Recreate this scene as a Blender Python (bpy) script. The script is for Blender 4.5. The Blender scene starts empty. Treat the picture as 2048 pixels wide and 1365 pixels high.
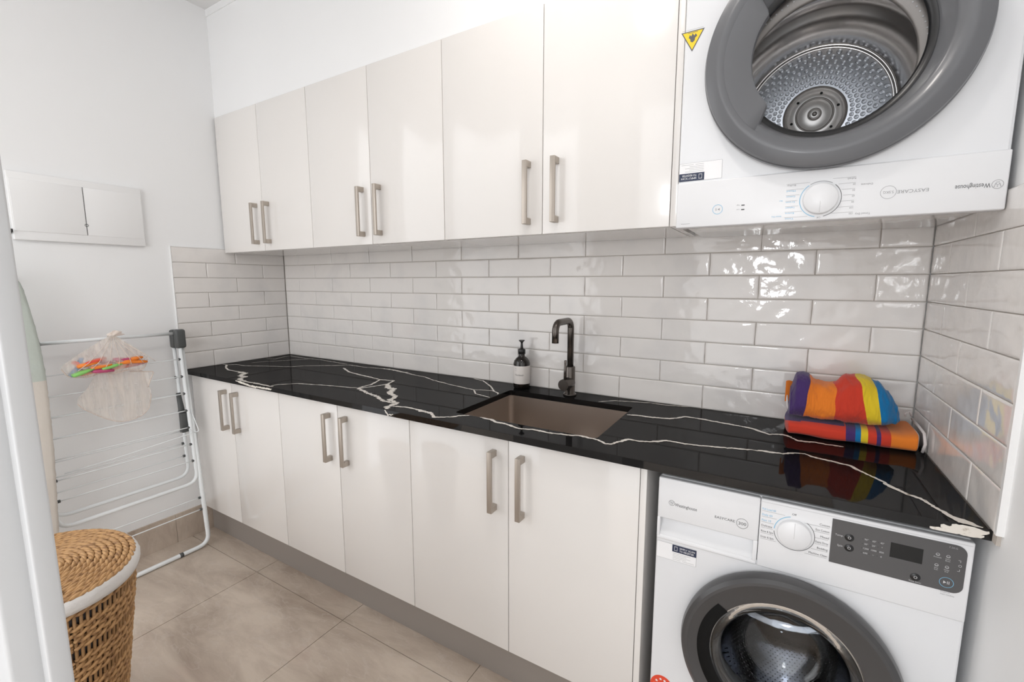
import bpy, bmesh, math, random
from mathutils import Vector, Matrix, noise
random.seed(7)
S = bpy.context.scene
C = S.collection
PI = math.pi

# ------------------------------------------------------------------ camera
R_ = 36.0 * 900.27 / 2048
cam_d = bpy.data.cameras.new('camera'); cam = bpy.data.objects.new('camera', cam_d); C.objects.link(cam)
cam_d.sensor_width = 36; cam_d.lens = R_; cam_d.clip_start = 0.02
yaw, pitch = -0.533, -0.1306
fwd = Vector((math.sin(yaw)*math.cos(pitch), math.cos(yaw)*math.cos(pitch), math.sin(pitch)))
rgt = Vector((math.cos(yaw), -math.sin(yaw), 0)); up = rgt.cross(fwd)
cam.matrix_world = Matrix(((rgt.x, up.x, -fwd.x, 2.607), (rgt.y, up.y, -fwd.y, -1.6877), (rgt.z, up.z, -fwd.z, 1.343), (0, 0, 0, 1)))
S.camera = cam
# ------------------------------------------------------------------ light
S.view_settings.view_transform = 'Standard'; S.view_settings.look = 'None'
S.view_settings.gamma = 1; S.view_settings.use_curve_mapping = False
S.view_settings.exposure = 0.05
W = bpy.data.worlds.new('hall_daylight'); S.world = W; W.use_nodes = True
_nt = W.node_tree; _bg = _nt.nodes['Background']
_g = _nt.nodes.new('ShaderNodeTexCoord'); _s = _nt.nodes.new('ShaderNodeSeparateXYZ'); _r = _nt.nodes.new('ShaderNodeMapRange')
_nt.links.new(_g.outputs['Generated'], _s.inputs[0]); _nt.links.new(_s.outputs['Z'], _r.inputs[0])
_r.inputs[1].default_value = -0.5; _r.inputs[2].default_value = 0.5; _r.inputs[3].default_value = 1.45; _r.inputs[4].default_value = 2.6
_nt.links.new(_r.outputs[0], _bg.inputs[1]); _bg.inputs[0].default_value = (0.985, 0.99, 1.0, 1)
def area(name, loc, rot, sx, sy, power, col=(1, 1, 1), shape='RECTANGLE'):
    l = bpy.data.lights.new(name, 'AREA'); l.shape = shape; l.size = sx; l.size_y = sy; l.energy = power; l.color = col
    o = bpy.data.objects.new(name, l); C.objects.link(o); o.location = loc; o.rotation_euler = rot
    return o
area('hall_glint_lamp', (2.45, -3.3, 1.45), (math.radians(90), 0, 0), 0.22, 0.4, 5, (0.96, 0.98, 1.0))  # unseen small lamp behind the camera, added for glints on the tiles
ADDED_DOWNLIGHTS = [(1.95, -0.66), (2.2, -1.14)]  # unseen fill lamps, added where the gloss doors do not mirror them

# ------------------------------------------------------------------ materials
def mat(name, col, rough=0.5, metal=0.0, coat=0.0, bump=None, var=None, **kw):
    m = bpy.data.materials.new(name); m.use_nodes = True
    nt = m.node_tree; b = nt.nodes['Principled BSDF']
    b.inputs['Base Color'].default_value = (*col, 1); b.inputs['Roughness'].default_value = rough
    b.inputs['Metallic'].default_value = metal; b.inputs['Coat Weight'].default_value = coat
    b.inputs['Coat Roughness'].default_value = 0.05
    for k, v in kw.items(): b.inputs[k].default_value = v
    tc = nt.nodes.new('ShaderNodeTexCoord')
    if bump:
        sc, st, di = bump
        n = nt.nodes.new('ShaderNodeTexNoise'); n.inputs['Scale'].default_value = sc; n.inputs['Detail'].default_value = 3
        nt.links.new(tc.outputs['Object'], n.inputs['Vector'])
        bp = nt.nodes.new('ShaderNodeBump'); bp.inputs['Strength'].default_value = st; bp.inputs['Distance'].default_value = di
        nt.links.new(n.outputs['Fac'], bp.inputs['Height']); nt.links.new(bp.outputs['Normal'], b.inputs['Normal'])
        if coat: nt.links.new(bp.outputs['Normal'], b.inputs['Coat Normal'])
    if var:
        sc, c2, lo, hi = var
        n = nt.nodes.new('ShaderNodeTexNoise'); n.inputs['Scale'].default_value = sc; n.inputs['Detail'].default_value = 5
        nt.links.new(tc.outputs['Object'], n.inputs['Vector'])
        r = nt.nodes.new('ShaderNodeMapRange'); r.inputs[1].default_value = lo; r.inputs[2].default_value = hi
        nt.links.new(n.outputs['Fac'], r.inputs[0])
        mx = nt.nodes.new('ShaderNodeMix'); mx.data_type = 'RGBA'
        mx.inputs[6].default_value = (*col, 1); mx.inputs[7].default_value = (*c2, 1)
        nt.links.new(r.outputs[0], mx.inputs[0]); nt.links.new(mx.outputs[2], b.inputs['Base Color'])
    return m
M = {}
M['paint'] = mat('white_wall_paint', (0.88, 0.885, 0.89), 0.55, bump=(60, 0.08, 0.002))
M['ceil'] = mat('ceiling_paint', (0.80, 0.80, 0.80), 0.7)
M['door_paint'] = mat('door_enamel', (0.56, 0.565, 0.57), 0.3, bump=(25, 0.05, 0.002))
M['gloss_trim'] = mat('white_enamel', (0.83, 0.83, 0.83), 0.3, bump=(25, 0.05, 0.002))
M['door'] = mat('gloss_lacquer', (0.80, 0.775, 0.75), 0.16, coat=0.5)
M['carcass'] = mat('cabinet_carcass', (0.78, 0.75, 0.72), 0.35)
M['kick'] = mat('brushed_kick', (0.33, 0.30, 0.275), 0.35, 0.25, bump=(120, 0.1, 0.001))
M['nickel'] = mat('brushed_nickel', (0.47, 0.42, 0.37), 0.35, 0.75)
M['tile'] = mat('glazed_tile', (0.81, 0.78, 0.755), 0.06, coat=0.3, bump=(34, 0.16, 0.004), var=(5, (0.72, 0.70, 0.69), 0.5, 0.75))
M['grout'] = mat('tile_grout', (0.47, 0.43, 0.39), 0.85)
M['stone'] = mat('black_stone', (0.008, 0.0078, 0.008), 0.05, **{'Specular IOR Level': 0.11})
_m = bpy.data.materials.new('polished_black_stone'); _m.use_nodes = True; _n = _m.node_tree; _b = _n.nodes['Principled BSDF']
_b.inputs['Base Color'].default_value = (0.0085, 0.0082, 0.0085, 1); _b.inputs['Roughness'].default_value = 0.5; _b.inputs['Specular IOR Level'].default_value = 0.0
_g = _n.nodes.new('ShaderNodeBsdfGlossy'); _g.inputs['Roughness'].default_value = 0.035
_f = _n.nodes.new('ShaderNodeFresnel'); _f.inputs[0].default_value = 1.5
_r = _n.nodes.new('ShaderNodeMapRange'); _r.inputs[1].default_value = 0.04; _r.inputs[2].default_value = 0.30; _r.inputs[3].default_value = 0.04; _r.inputs[4].default_value = 0.105
_x = _n.nodes.new('ShaderNodeMixShader'); _n.links.new(_f.outputs[0], _r.inputs[0]); _n.links.new(_r.outputs[0], _x.inputs[0])
_n.links.new(_b.outputs[0], _x.inputs[1]); _n.links.new(_g.outputs[0], _x.inputs[2]); _n.links.new(_x.outputs[0], _n.nodes['Material Output'].inputs[0])
M['stone'] = _m
M['vein'] = mat('white_vein', (0.72, 0.68, 0.62), 0.12, var=(90, (0.34, 0.29, 0.23), 0.56, 0.7))
M['steel'] = mat('satin_steel', (0.60, 0.53, 0.475), 0.33, 0.95)
M['gun'] = mat('gunmetal', (0.13, 0.115, 0.105), 0.27, 0.9)
M['white_app'] = mat('white_enamelled_metal', (0.745, 0.755, 0.775), 0.22, coat=0.3)
M['white_pl'] = mat('white_plastic', (0.77, 0.775, 0.79), 0.28)
M['greypl'] = mat('dark_grey_plastic', (0.11, 0.112, 0.118), 0.34)
M['ringpl'] = mat('door_ring_plastic', (0.125, 0.128, 0.137), 0.30, coat=0.15)
M['ringpl2'] = mat('washer_ring_plastic', (0.055, 0.054, 0.056), 0.30, coat=0.1)
M['panel'] = mat('control_panel_grey', (0.085, 0.083, 0.085), 0.3)
M['blackpl'] = mat('black_plastic', (0.012, 0.012, 0.013), 0.3)
M['screen'] = mat('display_glass', (0.006, 0.006, 0.006), 0.08)
M['ink'] = mat('grey_ink', (0.10, 0.10, 0.105), 0.5)
M['inklt'] = mat('light_ink', (0.55, 0.55, 0.56), 0.5)
M['inkblue'] = mat('blue_ink', (0.20, 0.50, 0.72), 0.5)
M['inkgrey'] = mat('mid_grey_ink', (0.33, 0.33, 0.34), 0.5)
M['navy'] = mat('navy_ink', (0.016, 0.026, 0.065), 0.45)
M['paper'] = mat('sticker_paper', (0.86, 0.86, 0.87), 0.4)
M['yellow'] = mat('warning_yellow', (0.85, 0.62, 0.02), 0.45)
M['redst'] = mat('sticker_red', (0.75, 0.07, 0.03), 0.4)
M['chrome'] = mat('drum_steel', (0.80, 0.775, 0.76), 0.2, 1.0)
M['satin'] = mat('satin_disc', (0.72, 0.70, 0.68), 0.42, 0.75)
M['chrome2'] = mat('washer_drum_steel', (0.24, 0.25, 0.275), 0.08, 1.0)
M['galv'] = mat('dimpled_steel', (0.74, 0.77, 0.82), 0.30, 0.95)
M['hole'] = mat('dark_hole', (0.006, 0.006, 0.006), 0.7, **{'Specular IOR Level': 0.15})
M['seal'] = mat('grey_drum_front', (0.24, 0.22, 0.205), 0.35, 0.5)
M['rubber'] = mat('grey_rubber', (0.09, 0.09, 0.095), 0.5)
M['rack'] = mat('rack_enamel', (0.80, 0.83, 0.84), 0.3)
M['rackpl'] = mat('rack_joint_plastic', (0.075, 0.08, 0.08), 0.45)
M['wicker'] = mat('wicker_strand', (0.47, 0.27, 0.115), 0.6, var=(55, (0.21, 0.10, 0.04), 0.48, 0.72), bump=(260, 0.5, 0.002))
M['wicker_dark'] = mat('wicker_stake', (0.34, 0.19, 0.08), 0.65)
M['liner'] = mat('liner_cotton', (0.72, 0.70, 0.68), 0.9, bump=(60, 0.5, 0.004))
M['liner_in'] = mat('grey_liner', (0.17, 0.17, 0.18), 0.9)
M['cover_g'] = mat('pale_green_cotton', (0.50, 0.55, 0.51), 0.9, bump=(14, 0.5, 0.01))
M['cover_c'] = mat('cream_cotton', (0.64, 0.60, 0.55), 0.9, bump=(14, 0.5, 0.01))
M['bottle'] = mat('dark_bottle', (0.008, 0.006, 0.005), 0.12, coat=0.3)
M['label'] = mat('bottle_label', (0.76, 0.72, 0.69), 0.55)
M['black'] = mat('matte_black', (0.01, 0.01, 0.01), 0.4)
def glass(name, col, rough=0.0, ior=1.45):
    m = bpy.data.materials.new(name); m.use_nodes = True; b = m.node_tree.nodes['Principled BSDF']
    b.inputs['Base Color'].default_value = (*col, 1); b.inputs['Transmission Weight'].default_value = 1
    b.inputs['Roughness'].default_value = rough; b.inputs['IOR'].default_value = ior
    return m
M['glass'] = glass('door_glass', (0.93, 0.95, 0.96))
def pane(name, tint, f0=0.06):
    m = bpy.data.materials.new(name); m.use_nodes = True; nt = m.node_tree; nt.nodes.remove(nt.nodes['Principled BSDF'])
    t = nt.nodes.new('ShaderNodeBsdfTransparent'); t.inputs[0].default_value = (*tint, 1)
    g = nt.nodes.new('ShaderNodeBsdfGlossy'); g.inputs['Roughness'].default_value = 0.02
    fr = nt.nodes.new('ShaderNodeFresnel'); fr.inputs[0].default_value = 1.12
    mx = nt.nodes.new('ShaderNodeMixShader'); nt.links.new(fr.outputs[0], mx.inputs[0]); nt.links.new(t.outputs[0], mx.inputs[1]); nt.links.new(g.outputs[0], mx.inputs[2])
    nt.links.new(mx.outputs[0], nt.nodes['Material Output'].inputs[0]); return m
M['pane'] = pane('thin_window_pane', (0.93, 0.94, 0.95))
def net(name, col, alpha):
    m = mat(name, col, 0.8)
    nt = m.node_tree; b = nt.nodes['Principled BSDF']; b.inputs['Alpha'].default_value = alpha
    if alpha < 0.5:      # sheer cloth, denser along its gathers
        tc = nt.nodes.new('ShaderNodeTexCoord'); mp = nt.nodes.new('ShaderNodeMapping'); mp.inputs['Scale'].default_value = (20, 42, 5)
        n = nt.nodes.new('ShaderNodeTexNoise'); n.inputs['Scale'].default_value = 1; n.inputs['Detail'].default_value = 3
        r = nt.nodes.new('ShaderNodeMapRange'); r.inputs[1].default_value = 0.35; r.inputs[2].default_value = 0.7; r.inputs[3].default_value = 0.18; r.inputs[4].default_value = 0.52
        nt.links.new(tc.outputs['Object'], mp.inputs[0]); nt.links.new(mp.outputs[0], n.inputs['Vector']); nt.links.new(n.outputs['Fac'], r.inputs[0]); nt.links.new(r.outputs[0], b.inputs['Alpha'])
    return m
M['net'] = net('laundry_net', (0.83, 0.76, 0.70), 0.22)
M['net_seam'] = net('net_seam', (0.80, 0.70, 0.63), 0.8)
for k, c in dict(t_red=(0.62, 0.045, 0.02), t_orange=(0.85, 0.225, 0.02), t_yellow=(0.80, 0.58, 0.02), t_blue=(0.0, 0.17, 0.42), t_purple=(0.06, 0.025, 0.14), t_white=(0.75, 0.70, 0.68)).items():
    M[k] = mat('towel_' + k[2:], c, 0.95, bump=(500, 0.6, 0.001), **{'Sheen Weight': 0.2})
for k, c in dict(p_orange=(0.9, 0.25, 0.03), p_green=(0.25, 0.6, 0.15), p_blue=(0.05, 0.22, 0.45), p_mag=(0.5, 0.07, 0.18), p_red=(0.7, 0.08, 0.04)).items():
    M[k] = mat('peg_' + k[2:], c, 0.45)
def floor_mat():
    m = mat('stone_look_tile', (0.40, 0.34, 0.29), 0.38)
    nt = m.node_tree; b = nt.nodes['Principled BSDF']; N = nt.nodes.new; L = nt.links.new
    tc = N('ShaderNodeTexCoord'); mp = N('ShaderNodeMapping'); mp.inputs['Scale'].default_value = (1.2, 3.2, 1)
    mp.inputs['Rotation'].default_value = (0, 0, math.radians(-12))
    L(tc.outputs['Object'], mp.inputs['Vector'])
    n1 = N('ShaderNodeTexNoise'); n1.inputs['Scale'].default_value = 1.6; n1.inputs['Detail'].default_value = 9; n1.inputs['Roughness'].default_value = 0.62; n1.inputs['Distortion'].default_value = 0.6
    L(mp.outputs[0], n1.inputs['Vector'])
    cr = N('ShaderNodeValToRGB'); e = cr.color_ramp.elements
    e[0].position = 0.37; e[0].color = (0.38, 0.305, 0.245, 1); e[1].position = 0.62; e[1].color = (0.61, 0.52, 0.435, 1)
    L(n1.outputs['Fac'], cr.inputs[0])
    n2 = N('ShaderNodeTexNoise'); n2.inputs['Scale'].default_value = 5; n2.inputs['Detail'].default_value = 7; n2.inputs['Distortion'].default_value = 0.35
    L(mp.outputs[0], n2.inputs['Vector'])
    # light hair veins where the noise crosses its middle
    s1 = N('ShaderNodeMath'); s1.operation = 'SUBTRACT'; s1.inputs[1].default_value = 0.5; L(n2.outputs['Fac'], s1.inputs[0])
    s2 = N('ShaderNodeMath'); s2.operation = 'ABSOLUTE'; L(s1.outputs[0], s2.inputs[0])
    s3 = N('ShaderNodeMapRange'); s3.inputs[1].default_value = 0.0; s3.inputs[2].default_value = 0.02; s3.inputs[3].default_value = 0.26; s3.inputs[4].default_value = 0.0
    L(s2.outputs[0], s3.inputs[0])
    mx = N('ShaderNodeMix'); mx.data_type = 'RGBA'; mx.inputs[7].default_value = (0.62, 0.56, 0.51, 1)
    L(s3.outputs[0], mx.inputs[0]); L(cr.outputs[0], mx.inputs[6])
    n3 = N('ShaderNodeTexNoise'); n3.inputs['Scale'].default_value = 2.3; n3.inputs['Detail'].default_value = 4
    L(tc.outputs['Object'], n3.inputs['Vector'])
    r3 = N('ShaderNodeMapRange'); r3.inputs[1].default_value = 0.6; r3.inputs[2].default_value = 0.72; r3.inputs[4].default_value = 0.3; L(n3.outputs['Fac'], r3.inputs[0])
    m2 = N('ShaderNodeMix'); m2.data_type = 'RGBA'; m2.inputs[7].default_value = (0.52, 0.36, 0.30, 1)
    L(r3.outputs[0], m2.inputs[0]); L(mx.outputs[2], m2.inputs[6]); L(m2.outputs[2], b.inputs['Base Color'])
    bp = N('ShaderNodeBump'); bp.inputs['Strength'].default_value = 0.25; bp.inputs['Distance'].default_value = 0.004
    L(n2.outputs['Fac'], bp.inputs['Height']); L(bp.outputs[0], b.inputs['Normal'])
    return m
M['floor'] = floor_mat()
M['floor_grout'] = mat('floor_grout', (0.24, 0.21, 0.18), 0.8)

# ------------------------------------------------------------------ mesh helpers
class MB:
    def __init__(s): s.v = []; s.f = []; s.m = []; s.s = []; s.mats = []
    def mi(s, m):
        if m not in s.mats: s.mats.append(m)
        return s.mats.index(m)
    def add(s, vs, fs, m, smooth=False):
        o = len(s.v); i = s.mi(m); s.v += [tuple(v) for v in vs]
        for f in fs: s.f.append(tuple(o + k for k in f)); s.m.append(i); s.s.append(smooth)
    def box(s, x0, x1, y0, y1, z0, z1, m, bev=0.0):
        if bev <= 0:
            vs = [(x, y, z) for x in (x0, x1) for y in (y0, y1) for z in (z0, z1)]
            s.add(vs, [(0, 1, 3, 2), (4, 6, 7, 5), (0, 4, 5, 1), (2, 3, 7, 6), (0, 2, 6, 4), (1, 5, 7, 3)], m); return
        bm = bmesh.new(); bmesh.ops.create_cube(bm, size=1)
        for v in bm.verts: v.co = Vector(((x0 + x1)/2 + v.co.x*(x1 - x0), (y0 + y1)/2 + v.co.y*(y1 - y0), (z0 + z1)/2 + v.co.z*(z1 - z0)))
        bmesh.ops.bevel(bm, geom=list(bm.edges), offset=bev, segments=3, affect='EDGES', profile=0.5)
        s.bm(bm, m, True); bm.free()
    def bm(s, bm, m, smooth=False, mtx=None):
        bm.verts.index_update()
        s.add([(mtx @ v.co) if mtx else v.co for v in bm.verts], [[v.index for v in f.verts] for f in bm.faces], m, smooth)
    def tube(s, pts, r, m, n=10, closed=False, cap=True, flat=None):
        pts = [Vector(p) for p in pts]; N = len(pts); vs = []; fs = []
        prev = None
        for i, p in enumerate(pts):
            if closed: t = pts[(i + 1) % N] - pts[i - 1]
            else: t = pts[min(i + 1, N - 1)] - pts[max(i - 1, 0)]
            t.normalize()
            if prev is None:
                a = Vector((0, 0, 1)) if abs(t.z) < 0.9 else Vector((1, 0, 0)); u = t.cross(a).normalized()
            else:
                u = (prev - t*prev.dot(t)).normalized()
            prev = u; w = t.cross(u); rr = r[i] if isinstance(r, (list, tuple)) else r
            for k in range(n):
                a = 2*PI*k/n; vs.append(p + u*math.cos(a)*rr + w*math.sin(a)*rr*(flat or 1))
        for i in range(N if closed else N - 1):
            j = (i + 1) % N
            for k in range(n): fs.append((i*n + k, i*n + (k + 1) % n, j*n + (k + 1) % n, j*n + k))
        if not closed and cap: fs += [tuple(range(n - 1, -1, -1)), tuple((N - 1)*n + k for k in range(n))]
        s.add(vs, fs, m, True)
    def lathe(s, prof, m, mtx, n=64, cap0=False, cap1=False, a0=0, a1=2*PI):
        full = abs(a1 - a0 - 2*PI) < 1e-6; vs = []; fs = []; K = n if full else n + 1
        for r, h in prof:
            for k in range(K):
                a = a0 + (a1 - a0)*k/n; vs.append(mtx @ Vector((r*math.cos(a), r*math.sin(a), h)))
        for i in range(len(prof) - 1):
            for k in range(n):
                k2 = (k + 1) % K
                fs.append((i*K + k, i*K + k2, (i + 1)*K + k2, (i + 1)*K + k))
        if cap0: fs.append(tuple(range(K)))
        if cap1: fs.append(tuple((len(prof) - 1)*K + k for k in range(K)))
        s.add(vs, fs, m, True)
    def prism(s, poly, depth, m, mtx=None):      # poly in xy, extruded along +z by depth
        n = len(poly); T = mtx or Matrix()
        vs = [T @ Vector((x, y, 0)) for x, y in poly] + [T @ Vector((x, y, depth)) for x, y in poly]
        s.add(vs, [tuple(range(n))[::-1], tuple(range(n, 2*n))] + [(i, (i + 1) % n, n + (i + 1) % n, n + i) for i in range(n)], m)
    def text(s, st, size, x, z, y, m, align='LEFT', flip=False, width=None, depth=0.0003):
        cu = bpy.data.curves.new('t', 'FONT'); cu.body = st; cu.size = 1; cu.align_x = align; cu.resolution_u = 2
        ob = bpy.data.objects.new('t', cu); me = ob.to_mesh()
        xs = [v.co.x for v in me.vertices]
        k = size; kx = size*0.95
        if width and xs: kx = width/(max(xs) - min(xs))
        sg = -1 if flip else 1
        vs = [(x + sg*v.co.x*kx, y, z + sg*v.co.y*k) for v in me.vertices]
        s.add(vs, [tuple(p.vertices) for p in me.polygons], m)
        ob.to_mesh_clear(); bpy.data.objects.remove(ob); bpy.data.curves.remove(cu)
    def ring(s, x, z, y, r, w, m, a0=0, a1=2*PI, n=48):
        vs = []; fs = []
        for k in range(n + 1):
            a = a0 + (a1 - a0)*k/n
            vs += [(x + math.cos(a)*r, y, z + math.sin(a)*r), (x + math.cos(a)*(r + w), y, z + math.sin(a)*(r + w))]
        for k in range(n): fs.append((2*k, 2*k + 1, 2*k + 3, 2*k + 2))
        s.add(vs, fs, m)
    def rect(s, x0, x1, z0, z1, y, m): s.add([(x0, y, z0), (x1, y, z0), (x1, y, z1), (x0, y, z1)], [(0, 1, 2, 3)], m)
    def build(s, name, parent=None, origin=None, recalc=True):
        me = bpy.data.meshes.new(name)
        o = Vector(origin) if origin else Vector((0, 0, 0))
        me.from_pydata([Vector(v) - o for v in s.v], [], s.f)
        for m in s.mats: me.materials.append(m)
        me.polygons.foreach_set('material_index', s.m); me.polygons.foreach_set('use_smooth', s.s)
        me.update()
        if recalc:
            bm = bmesh.new(); bm.from_mesh(me); bmesh.ops.recalc_face_normals(bm, faces=bm.faces); bm.to_mesh(me); bm.free()
        ob = bpy.data.objects.new(name, me); C.objects.link(ob); ob.location = o
        if parent:
            ob.parent = parent; ob.location = o - wloc(parent)
        return ob
def wloc(o):
    v = Vector((0, 0, 0))
    while o: v += o.location; o = o.parent
    return v
def sharp(o, ang=35):
    for p in o.data.polygons: p.use_smooth = True
    o.data.set_sharp_from_angle(angle=math.radians(ang))
def tag(o, label, cat, group=None):
    o['label'] = label; o['category'] = cat
    if group: o['group'] = group
    return o
def thing(name, loc, label, cat, group=None):
    o = bpy.data.objects.new(name, None); C.objects.link(o); o.location = loc; o.empty_display_size = 0.05
    return tag(o, label, cat, group)
def struct(o): o['kind'] = 'structure'; return o
def FY(y=0, x=0, z=0):   # lathe frame: axis pointing to -y (towards the room)
    return Matrix.Translation((x, y, z)) @ Matrix.Rotation(math.radians(90), 4, 'X')

L, ZC, FR = 2.967, 0.895, -0.585
XS = [0.0, 0.378, 0.755, 1.141, 1.521, 1.926, 2.328]
CEIL = 2.72

# ------------------------------------------------------------------ the room
m = MB(); m.box(-0.14, 3.12, -3.6, 0.15, -0.05, -0.004, M['floor_grout'])
rows = [0.1, -0.62, -1.22, -1.82, -2.42, -3.02, -3.6]
for j in range(len(rows) - 1):
    xo = [1.19 - 0.595*k for k in range(-4, 4)]
    xo = sorted(xo)
    for a, b in zip(xo[:-1], xo[1:]):
        a2, b2 = max(a, -0.02), min(b, 3.0)
        if b2 - a2 > 0.02:
            m.box(a2 + 0.0012, b2 - 0.0012, rows[j + 1] + 0.0012, rows[j] - 0.0012, -0.01, 0, M['floor'])
struct(m.build('floor'))
m = MB(); m.box(-0.14, 3.12, -3.0, 0.15, CEIL, CEIL + 0.06, M['ceil'])
for dx, dy in ADDED_DOWNLIGHTS: pass
struct(m.build('ceiling'))

def tile_field(m, T, length, z_top, joints_a, joints_b, start=0.0):
    """tiles in local (u along wall, v up, w out of wall); T maps to world"""
    row = 0; z0 = ZC + 0.0005
    lines = [0.9791 + 0.077*k for k in range(8)]
    while z0 < z_top - 0.004:
        z1 = min(lines[row] - 0.001, z_top)
        js = joints_a if row % 2 == 0 else joints_b
        cuts = [start] + [j for j in js if start + 0.012 < j < length - 0.012] + [length]
        for a, b in zip(cuts[:-1], cuts[1:]):
            a += 0.0011; b -= 0.0011
            us = [a, a + 0.0008, a + 0.0025] + [a + 0.006 + (b - a - 0.012)*i/max(2, int((b - a)/0.008)) for i in range(max(2, int((b - a)/0.008)) + 1)] + [b - 0.0025, b - 0.0008, b]
            vs_ = [z0, z0 + 0.0008, z0 + 0.0025] + [z0 + 0.006 + (z1 - z0 - 0.012)*i/8 for i in range(9)] + [z1 - 0.0025, z1 - 0.0008, z1]
            nu = len(us) - 1; nv = len(vs_) - 1
            sd = random.random()*50; dirn = random.uniform(-1, 1)
            vs = []; fs = []
            for i in range(nu + 1):
                for j in range(nv + 1):
                    u = us[i]; v = vs_[j]
                    e = min(u - a, b - u, v - z0, z1 - v)
                    edge = 1 - math.exp(-e/0.0011)
                    w = 0.0018*(noise.noise(Vector((u*13 + sd, v*20 + dirn*u*12, sd))) + 0.35*noise.noise(Vector((u*42 + sd, v*50, 3.1))))
                    ww = -0.0018 + 0.0018*edge + w*(1 - math.exp(-e/0.008))
                    du = 0.0012*noise.noise(Vector((v*30, sd, 0))) if i in (0, nu) else 0
                    vs.append(T @ Vector((u + du, v, ww)))
            for i in range(nu):
                for j in range(nv):
                    q = i*(nv + 1) + j; fs.append((q, q + nv + 1, q + nv + 2, q + 1))
            m.add(vs, fs, M['tile'], True)
            # tile sides
            k = nv + 1
            ring_ = [j for j in range(k)] + [i*k + nv for i in range(1, nu + 1)] + [nu*k + j for j in range(nv - 1, -1, -1)] + [i*k for i in range(nu - 1, 0, -1)]
            inv = T.inverted(); vb = []
            for q in ring_:
                p = inv @ vs[q]; vb += [vs[q], T @ Vector((p.x, p.y, -0.0095))]
            n2 = len(ring_)
            m.add(vb, [(2*i, 2*i + 1, 2*((i + 1) % n2) + 1, 2*((i + 1) % n2)) for i in range(n2)], M['tile'])
        z0 = lines[row] + 0.001; row += 1
        if row >= len(lines): break
# frames: back wall (u=x, v=z, w=-y); left wall (u=-y, w=+x); right wall (u=-y, w=-x)
TB = Matrix(((1, 0, 0, 0), (0, 0, -1, 0), (0, 1, 0, 0), (0, 0, 0, 1)))
TL = Matrix(((0, 0, 1, 0), (-1, 0, 0, 0), (0, 1, 0, 0), (0, 0, 0, 1)))
TR = Matrix(((0, 0, -1, L), (-1, 0, 0, 0), (0, 1, 0, 0), (0, 0, 0, 1)))
m = MB(); m.box(-0.14, 3.12, 0.0095, 0.14, 0, CEIL, M['paint']); m.box(0, L, 0.0035, 0.0095, ZC - 0.02, 1.518, M['grout'])
tile_field(m, TB, L, 1.518, [0.283 + 0.302*k for k in range(-1, 10)], [0.1324 + 0.302*k for k in range(0, 11)])
struct(m.build('wall_back', recalc=False))
m = MB(); m.box(-0.14, -0.0085, -1.72, 0.0095, 0, CEIL, M['paint']); m.box(-0.0085, -0.0035, -0.5925, 0.0035, ZC - 0.02, 1.5165, M['grout'])
tile_field(m, TL, 0.5925, 1.5215, [0.134 + 0.302*k for k in range(3)], [0.285 + 0.302*k for k in range(3)])
m.box(-0.0085, 0.0012, -0.5955, -0.5928, ZC, 1.5205, M['gloss_trim']); m.box(-0.0085, 0.0012, -0.5928, -0.33, 1.5172, 1.5205, M['gloss_trim'])
struct(m.build('wall_left', recalc=False))
m = MB(); m.box(L + 0.0095, 3.12, -3.6, 0.0095, 0, CEIL, M['paint']); m.box(L + 0.0035, L + 0.0095, -0.602, 0.0035, ZC - 0.02, 1.518, M['grout'])
tile_field(m, TR, 0.602, 1.518, [0.156, 0.458], [0.005, 0.302 + 0.003, 0.602])
m.box(L - 0.001, L + 0.0095, -0.611, -0.6022, ZC + 0.002, 1.52, M['gloss_trim'])
struct(m.build('wall_right', recalc=False))
# front wall with the doorway the camera stands in, and its sliding door
m = MB(); m.box(1.38, 2.0, -1.72, -1.575, 0, CEIL, M['paint'])
struct(m.build('wall_front'))
m = MB(); m.box(1.4, 2.085, -1.613, -1.583, 0.01, 2.35, M['door_paint'], 0.003)
m.box(1.4, 2.1, -1.594, -1.579, 0.01, 2.35, M['door_paint'], 0.002)
struct(m.build('door_1'))
# bulkhead over the wall cabinets
m = MB(); m.box(-0.0085, L + 0.0095, -0.330, 0.0095, 2.197, CEIL, M['paint'])
m.box(-0.0085, L + 0.0095, -0.334, -0.32, 2.686, CEIL, M['paint'])
o = struct(m.build('trim_1'))
m = MB()
for a, b in ((-0.50, -0.6875), (-0.689, -1.286), (-1.2875, -1.575)):
    m.box(-0.0085, 0.0015, b, a, 0, 0.150, M['floor'])
struct(m.build('baseboard_left'))

# ------------------------------------------------------------------ added ceiling lamps, unseen fill for the room
for i, (x, y) in enumerate(ADDED_DOWNLIGHTS):
    t = thing('added_downlight', (x, y, CEIL), ['added round white recessed ceiling downlight above the worktop', 'added round white recessed ceiling downlight nearer the doorway'][i], 'added ceiling light')
    m = MB(); m.lathe([(0.075, 0), (0.075, 0.008), (0.06, 0.010), (0.055, 0.004)], M['white_pl'], Matrix.Translation((x, y, CEIL)) @ Matrix.Rotation(PI, 4, 'X'), 40)
    m.build('bezel', t, (x, y, CEIL))
    em = bpy.data.materials.get('added_lamp_lens') or mat('added_lamp_lens', (1, 1, 1), 0.5, **{'Emission Color': (1, 0.93, 0.86, 1), 'Emission Strength': 3})
    m = MB(); m.lathe([(0.001, 0.005), (0.055, 0.004)], em, Matrix.Translation((x, y, CEIL)) @ Matrix.Rotation(PI, 4, 'X'), 32)
    m.build('lens', t, (x, y, CEIL))
    a = area('added_downlight_lamp', (x, y, CEIL - 0.02), (0, 0, 0), 0.2, 0.2, (2.5, 4.5)[i], (1, 0.95, 0.90), 'DISK')
    a.parent = t; a.location = (0, 0, -0.02)

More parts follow.
